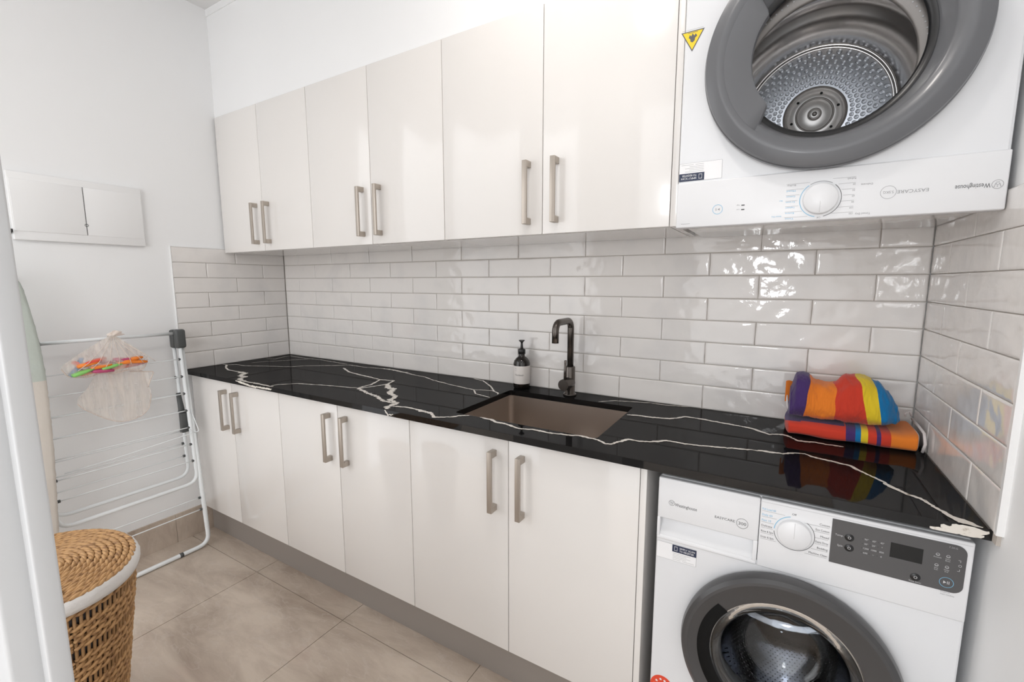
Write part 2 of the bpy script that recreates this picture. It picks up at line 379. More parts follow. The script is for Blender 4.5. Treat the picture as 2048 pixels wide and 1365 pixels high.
# ------------------------------------------------------------------ cabinets
def handle(parent, x, z0, z1, yf):
    m = MB(); w = 0.0085
    m.box(x - w, x + w, yf - 0.034, yf - 0.026, z0, z1, M['nickel'], 0.0012)
    m.box(x - w, x + w, yf - 0.027, yf - 0.0002, z0, z0 + 0.020, M['nickel'], 0.001)
    m.box(x - w, x + w, yf - 0.027, yf - 0.0002, z1 - 0.020, z1, M['nickel'], 0.001)
    m.build('handle', parent, (x, yf, z0))
def cabinet(name, x0, xm, x1, yb, yf, z0, z1, hz, label, group, side=None, seam=True):
    t = thing(name, ((x0 + x1)/2, yb, z0), label, 'cabinet', group)
    m = MB(); th = 0.016; d = yf + 0.020
    e0, e1 = x0 + 0.0006, x1 - 0.0006
    m.box(e0, e0 + th, d, yb, z0, z1, M['carcass']); m.box(e1 - th, e1, d, yb, z0, z1, M['carcass'])
    m.box(e0 + th, e1 - th, d, yb, z0, z0 + th, M['carcass']); m.box(e0 + th, e1 - th, yb - 0.012, yb, z0 + th, z1, M['carcass'])
    if name == 'wall_cabinet': m.box(e0 + th, e1 - th, d, yb - 0.012, z1 - th, z1, M['carcass'])
    m.build('body', t, (x0, yb, z0))
    if name == 'wall_cabinet':
        m = MB(); m.box(e0, e1, yf + 0.0195, yb, z0 - 0.0005, z0 - 0.0001, M['door']); m.build('underside', t, (x0, yb, z0))
    for a, b, hx in ((x0, xm, xm - 0.05), (xm, x1, xm + 0.05)):
        m = MB(); m.box(a + 0.0013, b - 0.0013, yf, yf + 0.018, z0 + 0.0005, z1 - 0.002, M['door'], 0.0012)
        dr = m.build('door', t, (a, yf, z0)); handle(dr, hx, hz[0], hz[1], yf)
    if side:
        m = MB(); m.box(x1 + 0.0005, side, yf, yb, z0 if name == 'wall_cabinet' else 0.0, z1 + (0 if name == 'wall_cabinet' else 0.0), M['door'], 0.001); m.build('side_panel', t, (x1, yf, z0))
    return t
lw = ['white gloss base cabinet beside the drying rack, left of the three under the worktop', 'white gloss base cabinet between its two neighbours, middle of the three under the worktop', 'white gloss sink cabinet with doors beside the washing machine']
uw = ['white gloss wall cabinet in the left corner, farthest from the dryer', 'white gloss wall cabinet, middle of the three above the tiles', 'white gloss wall cabinet directly beside the dryer']
for i in range(3):
    a, b, c = XS[2*i], XS[2*i + 1], XS[2*i + 2]
    if i == 0: a = 0.004
    cabinet('base_cabinet', a, b, c, -0.004, -0.556, 0.149, 0.8725, (0.628, 0.826), lw[i], 'base cabinets under the worktop', 2.345 if i == 2 else None)
    cabinet('wall_cabinet', a, b, c, -0.0045, -0.340, 1.498, 2.195, (1.531, 1.731), uw[i], 'wall cabinets above the splashback', 2.346 if i == 2 else None)
m = MB(); m.box(0.004, 2.327, -0.515, -0.499, 0.0, 0.1475, M['kick'])
tag(m.build('kickboard', None, (1.1, -0.5, 0)), 'long taupe kickboard along the floor under the base cabinets', 'kickboard')

# ------------------------------------------------------------------ worktop with white veins
SX0, SX1, SY0, SY1 = 1.668, 2.182, -0.487, -0.108
CX0, CX1, CY1 = 0.0, L + 0.007, -0.001
def rr(x0, x1, y0, y1, r, n=5):
    P = []
    for cx, cy, a in ((x1 - r, y1 - r, 0), (x0 + r, y1 - r, 90), (x0 + r, y0 + r, 180), (x1 - r, y0 + r, 270)):
        for k in range(n + 1):
            t = math.radians(a + 90*k/n); P.append((cx + r*math.cos(t), cy + r*math.sin(t)))
    return P
bm = bmesh.new()
hole = rr(SX0, SX1, SY0, SY1, 0.012)
outer = [(L - 0.002, CY1), (CX0 + 0.002, CY1), (CX0 + 0.002, FR), (CX1, FR), (CX1, -0.613), (CX1, -0.6125)]
outer = [(L - 0.0015, CY1), (CX0 + 0.0015, CY1), (CX0 + 0.0015, FR + 0.0), (L + 0.0, FR), (L + 0.0, FR + 0.0005)]
outer = [(L - 0.0015, CY1), (0.0015, CY1), (0.0015, FR), (L - 0.0015, FR)]
vo = [bm.verts.new((x, y, ZC)) for x, y in outer]; vh = [bm.verts.new((x, y, ZC)) for x, y in hole]
ed = [bm.edges.new((vo[i], vo[(i + 1) % 4])) for i in range(4)] + [bm.edges.new((vh[i], vh[(i + 1) % len(vh)])) for i in range(len(vh))]
bmesh.ops.triangle_fill(bm, edges=ed, use_beauty=True)
ret = bmesh.ops.extrude_face_region(bm, geom=list(bm.faces))
for g in ret['geom']:
    if isinstance(g, bmesh.types.BMVert): g.co.z -= 0.0205
m = MB(); m.bm(bm, M['stone']); bm.free()
m.box(L - 0.0015, L + 0.009, FR - 0.0, FR + 0.004, ZC - 0.0205, ZC, M['stone'])
VEINS = [
 (4,1,[(0.004,-0.4),(0.045,-0.398),(0.073,-0.365),(0.161,-0.365),(0.312,-0.29),(0.393,-0.258),(0.438,-0.2),(0.569,-0.112),(0.621,-0.062),(0.743,-0.065),(0.847,-0.045),(0.931,-0.042),(1.006,-0.058),(1.103,-0.081),(1.188,-0.092),(1.262,-0.124),(1.387,-0.157),(1.419,-0.162),(1.535,-0.184),(1.559,-0.17),(1.61,-0.157),(1.649,-0.178),(1.662,-0.199)]),
 (9,3,[(0.854,-0.04),(0.931,-0.042),(1.011,-0.06),(1.052,-0.055)]),
 (4,1,[(1.535,-0.184),(1.579,-0.235),(1.619,-0.244),(1.661,-0.254)]),
 (4,1,[(1.404,-0.003),(1.47,-0.02),(1.562,-0.096),(1.624,-0.165)]),
 (6,1,[(0.083,-0.37),(0.045,-0.398),(0.117,-0.441),(0.19,-0.469),(0.261,-0.473),(0.321,-0.469)]),
 (14,5,[(0.3,-0.472),(0.364,-0.478),(0.397,-0.521),(0.453,-0.527),(0.47,-0.568),(0.527,-0.576)]),
 (8,4,[(0.5,-0.575),(0.56,-0.580),(0.656,-0.578),(0.723,-0.580),(0.755,-0.578)]),
 (5,1,[(0.745,-0.583),(0.734,-0.57),(0.738,-0.542),(0.792,-0.485),(0.904,-0.453),(0.978,-0.433),(1.056,-0.419),(1.09,-0.408)]),
 (6,2,[(1.09,-0.408),(1.089,-0.333),(1.047,-0.241),(1.119,-0.228),(1.145,-0.29),(1.123,-0.363),(1.095,-0.412)]),
 (6,2,[(0.668,-0.138),(0.773,-0.192),(0.877,-0.215),(0.961,-0.226),(1.047,-0.241)]),
 (8,5,[(1.09,-0.408),(1.204,-0.453),(1.272,-0.468),(1.33,-0.5),(1.383,-0.506)]),
 (13,6,[(1.145,-0.29),(1.194,-0.337),(1.236,-0.344),(1.268,-0.4),(1.333,-0.432),(1.357,-0.484),(1.407,-0.499),(1.415,-0.551),(1.435,-0.578)]),
 (7,2,[(1.426,-0.54),(1.47,-0.525),(1.528,-0.525),(1.58,-0.537),(1.61,-0.54),(1.644,-0.566),(1.688,-0.538),(1.705,-0.513),(1.734,-0.49)]),
 (12,4,[(1.538,-0.529),(1.577,-0.534),(1.614,-0.541)]),
 (3,1,[(0.034,-0.173),(0.095,-0.155),(0.065,-0.08),(0.065,-0.041),(0.222,-0.049),(0.343,-0.037),(0.596,-0.055)]),
 (3,1,[(0.098,-0.297),(0.132,-0.232),(0.188,-0.159),(0.268,-0.052)]),
 (6,2,[(1.777,-0.490),(1.825,-0.492),(1.853,-0.506),(1.889,-0.508),(1.947,-0.526),(1.985,-0.511),(2.053,-0.513),(2.11,-0.499),(2.128,-0.492),(2.166,-0.495),(2.189,-0.497),(2.22,-0.516),(2.237,-0.509),(2.244,-0.484),(2.263,-0.447),(2.291,-0.45),(2.324,-0.436),(2.36,-0.403),(2.407,-0.405),(2.448,-0.399),(2.568,-0.363),(2.617,-0.354),(2.643,-0.352),(2.672,-0.328),(2.693,-0.324),(2.724,-0.341),(2.76,-0.35),(2.785,-0.358),(2.806,-0.389),(2.827,-0.413),(2.849,-0.457),(2.867,-0.477),(2.894,-0.499),(2.905,-0.527),(2.92,-0.556),(2.926,-0.580)]),
 (4,1,[(2.049,-0.103),(2.071,-0.077),(2.099,-0.055),(2.155,-0.038),(2.224,-0.019),(2.272,-0.022),(2.357,-0.004)]),
 (7,2,[(2.190,-0.213),(2.224,-0.202),(2.268,-0.202),(2.327,-0.184),(2.365,-0.136),(2.41,-0.135),(2.486,-0.147),(2.558,-0.158),(2.585,-0.177),(2.61,-0.196),(2.643,-0.176),(2.659,-0.183),(2.682,-0.216),(2.721,-0.208),(2.787,-0.21)]),
]
zt = ZC + 0.00025
RB = [0]
def ribbon(m, pts, w, jag, T):
    RB[0] += 1; lift = 0.00003*RB[0]
    dense = []
    for (a, b) in zip(pts[:-1], pts[1:]):
        a = Vector(a); b = Vector(b); n = max(1, int((b - a).length/0.004))
        for k in range(n): dense.append(a + (b - a)*k/n)
    dense.append(Vector(pts[-1])); n = len(dense); sd = random.random()*99
    vs = []
    for i, p in enumerate(dense):
        t = dense[min(i + 1, n - 1)] - dense[max(0, i - 1)]
        if t.length < 1e-6: t = Vector((1, 0))
        t.normalize(); nn = Vector((-t.y, t.x))
        taper = min(1, (i + 1.5)/6, (n - i + 0.5)/6)
        jit = 0.0006*jag*noise.noise(Vector((i*0.3, sd, 0))) + random.uniform(-1, 1)*0.0004*jag
        wa = w*0.5*taper*(0.85 + 0.8*noise.noise(Vector((i*0.16, sd, 5)))) + random.random()*0.0006*jag
        wb = w*0.5*taper*(0.85 + 0.8*noise.noise(Vector((i*0.16, sd, 9)))) + random.random()*0.0006*jag
        for q in (p + nn*(wa + jit), p - nn*(wb - jit)):
            q3 = T(q); vs.append((q3[0], q3[1], q3[2] + lift) if T is top else (q3[0], q3[1] - lift, q3[2]))
    m.add(vs, [(2*i, 2*i + 1, 2*i + 3, 2*i + 2) for i in range(n - 1)], M['vein'])
def top(q): return (min(max(q[0], 0.004), L - 0.004), min(max(q[1], FR + 0.0002), -0.003), zt)
def frontf(q): return (q[0], FR - 0.00025, min(max(q[1], ZC - 0.0203), ZC))
for w, j, pts in VEINS: ribbon(m, pts, w*0.00135 + 0.001, j*1.5, top)
for x0, x1, z0, z1, w in ((0.48, 0.62, 0.893, 0.880, 7), (0.60, 0.76, 0.882, 0.885, 7), (0.50, 0.56, 0.893, 0.887, 6), (1.435, 1.452, 0.895, 0.876, 8), (1.45, 1.475, 0.88, 0.884, 5), (2.885, 2.96, 0.877, 0.880, 7), (2.915, 2.958, 0.892, 0.884, 6)):
    ribbon(m, [(x0, z0), ((x0 + x1)/2, (z0 + z1)/2 - 0.001), (x1, z1)], w*0.001, 3, frontf)
ribbon(m, [(2.915, -0.553), (2.932, -0.568), (2.945, -0.578), (2.958, -0.583)], 0.024, 3, top)
ribbon(m, [(2.900, 0.884), (2.925, 0.8855), (2.950, 0.886), (2.966, 0.889)], 0.019, 3, frontf)
ribbon(m, [(1.735, 0.0), (1.735, 0.0)], 0.0001, 0, top)
wt = m.build('worktop', None, (1.4, -0.3, ZC - 0.02), recalc=False)
bm = bmesh.new(); bm.from_mesh(wt.data); bmesh.ops.recalc_face_normals(bm, faces=[f for f in bm.faces if f.material_index == 0]); bm.to_mesh(wt.data); bm.free()
tag(wt, 'glossy black stone worktop with jagged white veins running the whole back wall', 'worktop')
# sink
t = thing('sink', ((SX0 + SX1)/2, -0.3, ZC - 0.2), 'rectangular satin steel sink bowl set under the black worktop', 'sink')
m = MB()
lev = [(0.0, ZC - 0.0215), (0.0, ZC - 0.19), (0.018, ZC - 0.205)]
loops = [rr(SX0 - 0.02, SX1 + 0.02, SY0 - 0.02, SY1 + 0.02, 0.03)] ; zs = [ZC - 0.0213]
for ins, z in lev: loops.append(rr(SX0 - 0.002 + ins, SX1 + 0.002 - ins, SY0 - 0.002 + ins, SY1 + 0.002 - ins, 0.02)); zs.append(z)
vs = [(x, y, z) for lp, z in zip(loops, zs) for x, y in lp]; n = len(loops[0])
fs = [(i*n + k, i*n + (k + 1) % n, (i + 1)*n + (k + 1) % n, (i + 1)*n + k) for i in range(3) for k in range(n)] + [tuple(3*n + k for k in range(n))]
m.add(vs, fs, M['steel'], True); o = m.build('bowl', t, (1.93, -0.3, ZC - 0.2)); sharp(o, 50)
m = MB(); m.lathe([(0.001, 0.001), (0.02, 0.001), (0.022, 0.004), (0.042, 0.003), (0.045, 0.0)], M['chrome'], Matrix.Translation((1.93, -0.29, ZC - 0.2048)), 32)
m.build('drain', t, (1.93, -0.29, ZC - 0.2))
# tap
tx, ty = 1.913, -0.057
t = thing('mixer_tap', (tx, ty, ZC), 'gunmetal mixer tap with squared gooseneck spout behind the sink', 'tap')
m = MB(); V0 = Matrix.Translation((tx, ty, ZC + 0.0004))
m.lathe([(0.0, 0), (0.027, 0), (0.025, 0.006), (0.0200, 0.008), (0.0200, 0.113), (0.018, 0.116), (0.012, 0.116)], M['gun'], V0, 40)
m.build('body', t, (tx, ty, ZC))
m = MB(); r = 0.032; H = 1.194; pts = [(tx, ty, ZC + 0.108), (tx, ty, H - r)]
for k in range(1, 9):
    a = PI/2*k/8; pts.append((tx, ty - r + r*math.cos(a), H - r + r*math.sin(a)))
yE = ty - 0.142
for k in range(0, 9):
    a = PI/2*k/8; pts.append((tx, yE + r - r*math.sin(a), H - r + r*math.cos(a)))
pts.append((tx, yE, 1.120))
m.tube(pts, 0.0128, M['gun'], 20); m.build('spout', t, (tx, ty, ZC))
m = MB(); m.lathe([(0.0, 0.066), (0.0215, 0.066), (0.0225, 0.064), (0.0225, 0.018), (0.0225, 0.0)], M['gun'], FY(ty, tx, ZC + 0.052), 36)
h = m.build('handle_hub', t, (tx, ty, ZC + 0.05)); sharp(h, 30)
m = MB(); m.tube([(tx, ty - 0.05, ZC + 0.07), (tx + 0.001, ty - 0.052, ZC + 0.10), (tx + 0.004, ty - 0.056, ZC + 0.148)], [0.0052, 0.0052, 0.0045], M['gun'], 12)
m.build('lever', h, (tx, ty - 0.05, ZC + 0.07))
# soap bottle
bx, by = 1.687, -0.047
t = thing('pump_bottle', (bx, by, ZC), 'black pump soap bottle with white label against the tiles behind the sink', 'soap bottle')
V0 = Matrix.Translation((bx, by, ZC + 0.0004))
m = MB(); m.lathe([(0, 0), (0.030, 0), (0.0345, 0.004), (0.0352, 0.012), (0.0352, 0.105), (0.032, 0.118), (0.022, 0.130), (0.0135, 0.136), (0.0125, 0.150)], M['bottle'], V0, 40, cap0=False)
m.build('bottle', t, (bx, by, ZC))
m = MB(); m.lathe([(0.0356, 0.022), (0.0358, 0.023), (0.0358, 0.097), (0.0356, 0.098)], M['label'], V0, 40)
lb = m.build('label', t, (bx, by, ZC))
lb['label'] = 'off-white paper label'
m = MB()
def curved(st, size, z, ph, mt):
    q = MB(); q.text(st, size, 0, 0, 0, mt)
    vs = []
    for (x, _, zz) in q.v:
        a = ph + x/0.036; vs.append((bx + 0.0361*math.sin(a), by - 0.0361*math.cos(a), ZC + z + zz))
    m.add(vs, q.f, mt)
curved('oc', 0.008, 0.086, -0.35, M['inkgrey']); curved('no. 2', 0.005, 0.078, -0.35, M['inkgrey']); curved('Handwash', 0.010, 0.058, -0.35, M['ink'])
m.build('label_print', lb, (bx, by, ZC))
m = MB(); m.lathe([(0.0125, 0.146), (0.0155, 0.147), (0.0155, 0.165), (0.012, 0.168), (0.006, 0.170), (0.0045, 0.190), (0.0045, 0.193), (0.007, 0.197), (0.0125, 0.202), (0.0125, 0.2045), (0, 0.205)], M['blackpl'], V0, 28)
m.tube([(bx, by, ZC + 0.2015), (bx + 0.006, by - 0.010, ZC + 0.203), (bx + 0.011, by - 0.020, ZC + 0.200)], 0.004, M['blackpl'], 10)
m.build('pump', t, (bx, by, ZC))

# ------------------------------------------------------------------ towels
def smooth_obj(o, lv=2):
    md = o.modifiers.new('s', 'SUBSURF'); md.levels = lv; md.render_levels = lv
def stripe_loaf(name, pts_fn, nu, nv, stripes, label):
    """closed tube of cross-sections pts_fn(u, v) -> point ; stripes [(u_end, mat)] by u with wobble"""
    m = MB(); vs = [pts_fn(i/nu, j/nv) for i in range(nu + 1) for j in range(nv)]
    o = len(m.v); m.v += vs
    for i in range(nu):
        for j in range(nv):
            u = (i + 0.5)/nu; v = (j + 0.5)/nv
            for e, k in stripes:
                if u <= (e(v) if callable(e) else e): break
            m.f.append((i*nv + j, i*nv + (j + 1) % nv, (i + 1)*nv + (j + 1) % nv, (i + 1)*nv + j)); m.m.append(m.mi(M[k])); m.s.append(True)
    m.f.append(tuple(range(nv))); m.m.append(m.mi(M[stripes[0][1]])); m.s.append(True)
    m.f.append(tuple(nu*nv + k for k in range(nv))); m.m.append(m.mi(M[stripes[-1][1]])); m.s.append(True)
    return m
def sup(a, e):   # superellipse direction
    c, s_ = math.cos(a), math.sin(a)
    return math.copysign(abs(c)**e, c), math.copysign(abs(s_)**e, s_)
# lower towel: flat folded bundle. v=0 at the back, going over the top to the front
def low(u, v):
    a = 2*PI*v; cy, cz = sup(a, 0.55)
    x = 2.648 + 0.308*u
    endr = min(1, (0.35 + 3.6*(u*(1 - u))**0.5)) if (u < 0.03 or u > 0.97) else 1
    yb = -0.012 - 0.0*u; yf = -0.178 - 0.004*math.sin(u*3) ; yc = (yb + yf)/2; hy = (yb - yf)/2
    h = 0.044 + 0.003*math.sin(u*2.6) + (0.022*max(0, u - 0.88)/0.12*0.4)
    zc = ZC + 0.001 + h/2
    w = 0.004*noise.noise(Vector((u*5, v*6, 1.3)))
    return (x + 0.004*noise.noise(Vector((v*4, u*3, 8))), yc + (hy + w)*cy*endr, max(ZC + 0.0006, zc + (h/2 + w)*cz*endr))
lows = [(0.47, 't_red'), (0.535, 't_purple'), (0.580, 't_blue'), (0.630, 't_yellow'), (0.690, 't_red'), (0.715, 't_purple'), (0.785, 't_red'), (0.965, 't_orange'), (1.0, 't_white')]
m = stripe_loaf('low', low, 100, 44, lows, '')
# purple top strip on the upper face near the left, seen under the upper towel
for i, f in enumerate(m.f[:-2]):
    u = (i//44 + 0.5)/100; v = ((i % 44) + 0.5)/44
    if u < 0.46 and 0.05 < v < 0.30 + 0.06*(1 - u): m.m[i] = m.mi(M['t_purple'])
o = m.build('beach_towel', None, (2.80, -0.095, ZC)); smooth_obj(o, 1)
tag(o, 'folded striped towel lying flat on the worktop, under the rolled towel', 'towel')
hm = MB(); hm.tube([(2.9575, -0.17, ZC + 0.006), (2.9595, -0.178, ZC + 0.03), (2.958, -0.165, ZC + 0.055), (2.955, -0.12, ZC + 0.062), (2.953, -0.06, ZC + 0.066)], 0.0035, M['t_white'], 8)
hm.tube([(2.955, -0.045, ZC + 0.07), (2.948, -0.05, ZC + 0.083), (2.938, -0.05, ZC + 0.078), (2.94, -0.05, ZC + 0.068)], 0.0025, M['t_white'], 8)
hm.build('hem', o, (2.95, -0.1, ZC))
# upper towel: loose roll, lumpy
def upr(u, v):
    a = 2*PI*v; cy, cz = sup(a, 0.8)
    x = 2.652 + 0.262*u
    def lerp(tab):
        for (a0, b0), (a1, b1) in zip(tab[:-1], tab[1:]):
            if u <= a1:
                t_ = (u - a0)/(a1 - a0); t_ = t_*t_*(3 - 2*t_); return b0 + (b1 - b0)*t_
        return tab[-1][1]
    ztop = lerp([(0, 0.962), (0.015, 1.03), (0.07, 1.071), (0.17, 1.071), (0.25, 1.055), (0.36, 1.052), (0.42, 1.052), (0.52, 1.077), (0.68, 1.080), (0.80, 1.066), (0.90, 1.040), (0.96, 1.013), (0.985, 0.995), (1, 0.975)])
    zbot = lerp([(0, 0.955), (0.03, 0.951), (0.12, 0.9485), (0.5, 0.949), (0.85, 0.950), (0.95, 0.957), (1, 0.966)])
    hy = lerp([(0, 0.012), (0.02, 0.055), (0.08, 0.066), (0.4, 0.062), (0.6, 0.07), (0.85, 0.066), (0.95, 0.045), (0.985, 0.03), (1, 0.008)])
    w = 0.004*noise.noise(Vector((u*7, math.cos(a)*1.5, math.sin(a)*1.5))) + 0.0030*noise.noise(Vector((u*16, math.cos(a)*2.2, math.sin(a)*2.2 + u*5))) + 0.0012*noise.noise(Vector((u*60, math.cos(a)*5, math.sin(a)*5)))
    zc = (ztop + zbot)/2; h = (ztop - zbot)/2
    lean = 0.012*(1 - cz)
    # a crease between orange and red near the top
    return (x + 0.012*noise.noise(Vector((cy*1.2, cz*1.2, 4.4)))*(1 - abs(2*u - 1)), -0.098 + (hy + w)*cy - lean, zc + (h + w*0.8)*cz)
def sl(base, k): return lambda v: base + k*math.cos(2*PI*(v - 0.25))   # top (v=.25) shifted left or right
ups = [(sl(0.175, 0.02), 't_purple'), (sl(0.44, -0.02), 't_orange'), (lambda v: 0.685 - 0.07*math.cos(2*PI*(v - 0.25)) - 0.01, 't_red'), (lambda v: 0.80 - 0.05*math.cos(2*PI*(v - 0.25)), 't_yellow'), (1.0, 't_blue')]
m = stripe_loaf('upr', upr, 560, 170, ups, '')
o = m.build('beach_towel', None, (2.78, -0.1, 0.95))
tag(o, 'loosely rolled striped towel resting on top of the flat folded one', 'towel')
hm = MB(); hm.tube([(2.656, -0.135, 0.958), (2.651, -0.130, 0.975), (2.648, -0.118, 1.00), (2.645, -0.100, 1.028)], [0.002, 0.003, 0.003, 0.002], M['t_white'], 8)
hm.build('hem', o, (2.65, -0.1, 0.95))
hm = MB(); P = []
for i in range(9):
    for j in range(5):
        P.append((2.6435 + 0.018*j/4, -0.108 + 0.012*j/4 - 0.02*(1 - i/8), 0.985 + 0.058*i/8 + 0.002*math.sin(j)))
hm.add(P + [(x, y + 0.006, z) for x, y, z in P], [(i*5 + j, i*5 + j + 1, i*5 + j + 6, i*5 + j + 5) for i in range(8) for j in range(4)] + [(45 + i*5 + j, 45 + i*5 + j + 1, 45 + i*5 + j + 6, 45 + i*5 + j + 5) for i in range(8) for j in range(4)], M['t_orange'], True)
hm.build('corner_flap', o, (2.65, -0.1, 0.98), recalc=False)

# ------------------------------------------------------------------ washing machine
WX0, WX1, WY, WZ = 2.3775, 2.956, -0.570, 0.860
t = thing('washing_machine', ((WX0 + WX1)/2, -0.3, 0), 'white front loading washing machine with dark door ring under the worktop', 'washing machine')
wcx, wcz = 2.6685, 0.4795
def disc_hole_plate(m, x0, x1, z0, z1, y, cx, cz, r, mt, n=64):
    bm = bmesh.new(); O = [bm.verts.new((x, y, z)) for x, z in ((x0, z0), (x1, z0), (x1, z1), (x0, z1))]
    I = [bm.verts.new((cx + r*math.cos(2*PI*k/n), y, cz + r*math.sin(2*PI*k/n))) for k in range(n)]
    e = [bm.edges.new((O[i], O[(i + 1) % 4])) for i in range(4)] + [bm.edges.new((I[i], I[(i + 1) % n])) for i in range(n)]
    bmesh.ops.triangle_fill(bm, edges=e, use_beauty=True); m.bm(bm, mt); bm.free()
m = MB(); zp = 0.6945
m.box(WX0, WX1, WY + 0.022, -0.03, 0.03, zp - 0.0008, M['white_app']) if False else None
disc_hole_plate(m, WX0 + 0.004, WX1 - 0.004, 0.034, zp + 0.012, WY, wcx, wcz, 0.185, M['white_app'])
# rounded vertical shell: sides, bottom, back
for (a, b) in ((WX0, WX0 + 0.004), (WX1 - 0.004, WX1)):
    pass
sh = [(WX0 + 0.004, WY), (WX0 + 0.0012, WY + 0.0012), (WX0, WY + 0.004), (WX0, -0.03), (WX1, -0.03), (WX1, WY + 0.004), (WX1 - 0.0012, WY + 0.0012), (WX1 - 0.004, WY)]
vs = [(x, y, z) for z in (0.03, 0.845) for x, y in sh]; n = len(sh)
m.add(vs, [(i, i + 1, n + i + 1, n + i) for i in range(n - 1)] + [tuple(range(n))], M['white_app'])
m.box(WX0 + 0.003, WX1 - 0.003, WY + 0.01, -0.032, 0.838, WZ, M['white_app'], 0.004)
for fx in (WX0 + 0.05, WX1 - 0.05):
    for fy in (WY + 0.06, -0.09): m.lathe([(0.02, 0.0), (0.02, 0.032)], M['blackpl'], Matrix.Translation((fx, fy, 0)), 20, cap0=True)
m.build('body', t, ((WX0 + WX1)/2, -0.3, 0))
# control fascia
m = MB(); m.box(2.6035, WX1 - 0.001, WY - 0.003, WY + 0.02, zp, WZ - 0.002, M['white_pl'], 0.003)
fa = m.build('control_fascia', t, (2.78, WY, 0.78))
m = MB()
bx0, bx1 = WX0 + 0.001, 2.6025
m.box(bx0, bx1, WY - 0.003, WY + 0.02, 0.752, WZ - 0.002, M['white_pl'], 0.003)
m.box(bx0, bx1, WY - 0.003, WY + 0.02, zp, 0.7045, M['white_pl'], 0.003)
m.box(bx0, bx0 + 0.007, WY - 0.003, WY + 0.02, 0.703, 0.753, M['white_pl'], 0.001); m.box(bx1 - 0.009, bx1, WY - 0.003, WY + 0.02, 0.703, 0.753, M['white_pl'], 0.001)
# scooped recess
vs = []
for k in range(9):
    a = k/8; y = WY - 0.002 + 0.028*math.cos(a*PI/2)**0.8 if a < 1 else WY - 0.002
    for x in (bx0 + 0.006, bx1 - 0.008): vs.append((x, y, 0.754 - 0.050*a))
m.add(vs, [(2*k, 2*k + 1, 2*k + 3, 2*k + 2) for k in range(8)], M['white_pl'], True)
dw = m.build('detergent_drawer', t, (2.49, WY, 0.78))
YP = WY - 0.0034
def logo(m, x, z, y, k, mt, flip=False):
    s = -1 if flip else 1
    m.ring(x, z, y, 0.0058*k, 0.0006*k, mt)
    m.add([(x + s*a*k, y, z + s*b*k) for a, b in ((-0.0035, 0.002), (-0.0028, 0.002), (-0.0016, -0.0012), (-0.0022, -0.0018))], [(0, 1, 2, 3)], mt)
    m.add([(x + s*a*k, y, z + s*b*k) for a, b in ((-0.0022, -0.0018), (-0.0016, -0.0012), (0.0002, 0.0015), (-0.0004, 0.0018))], [(0, 1, 2, 3)], mt)
    m.add([(x + s*a*k, y, z + s*b*k) for a, b in ((-0.0002, 0.0018), (0.0004, 0.0015), (0.0022, -0.0018), (0.0016, -0.0018))], [(0, 1, 2, 3)], mt)
    m.add([(x + s*a*k, y, z + s*b*k) for a, b in ((0.0016, -0.0018), (0.0022, -0.0018), (0.0035, 0.002), (0.0028, 0.002))], [(0, 1, 2, 3)], mt)
    m.add([(x + s*a*k, y, z + s*b*k) for a, b in ((-0.002, -0.0034), (0.002, -0.0034), (0.002, -0.0027), (-0.002, -0.0027))], [(0, 1, 2, 3)], mt)
    for a in (-0.0034, 0, 0.0034):
        m.ring(x + s*a*k, z + s*0.003*k, y, 0.00005, 0.0006*k, mt, n=10)
m = MB()
logo(m, 2.4118, 0.7968, YP, 1.1, M['ink'])
m.text('Westinghouse', 0.0118, 2.4195, 0.7905, YP, M['ink'], width=0.051)
m.build('brand_lettering', dw, (2.44, WY, 0.79)); m = MB()
m.text('EASYCARE', 0.0085, 2.510, 0.7855, YP, M['ink'], width=0.043)
m.ring(2.5690, 0.7870, YP, 0.0115, 0.0008, M['ink']); m.text('300', 0.0105, 2.569, 0.7832, YP, M['ink'], 'CENTER', width=0.016)
m.build('model_lettering', dw, (2.49, WY, 0.78))
m = MB()
m.ring(2.6705, 0.7925, YP, 0.0375, 0.0011, M['ink'], math.radians(-175), math.radians(55)); m.ring(2.6705, 0.7925, YP, 0.0372, 0.0014, M['inkblue'], math.radians(103), math.radians(177))
m.text('Off', 0.0065, 2.668, 0.8345, YP, M['ink'], 'CENTER')
lft = [('Full Load 60', 0.8330, 'inkblue', 0.026, 0.044), ('Daily 60', 0.8195, 'inkblue', 0.020, 0.029), ('Fast 15', 0.8065, 'inkblue', 0.018, 0.024), ('Delicate', 0.7935, 'ink', 0.021, 0.023), ('Rinse & Spin', 0.7800, 'ink', 0.024, 0.025), ('Drain & Spin', 0.7665, 'ink', 0.026, 0.031)]
for s_, z, k, w, lw_ in lft:
    m.text(s_, 0.0065, 2.607, z, YP, M[k], width=w); m.rect(2.607, 2.607 + lw_, z - 0.0030, z - 0.0024, YP, M['inkgrey'])
rgt_ = [('Cotton', 0.8255, 0.018, 0.045), ('Eco Cotton', 0.8125, 0.024, 0.028), ('Mixed', 0.7985, 0.015, 0.025), ('Extra Dirty', 0.7850, 0.0225, 0.023), ('Bedding', 0.7715, 0.019, 0.029), ('Machine Clean', 0.7570, 0.033, 0.040)]
for s_, z, w, lw_ in rgt_:
    m.text(s_, 0.0065, 2.7325 - w, z, YP, M['ink'], width=w); m.rect(2.7325 - lw_, 2.7325, z - 0.0030, z - 0.0024, YP, M['inkgrey'])
m.build('programme_markings', fa, (2.67, WY, 0.79)); m = MB()
m.text('Pause to', 0.0042, 2.915, 0.7465, YP, M['inkgrey']); m.text('Add Clothes', 0.0042, 2.915, 0.7415, YP, M['inkgrey'])
m.build('hint_lettering', fa, (2.92, WY, 0.745))
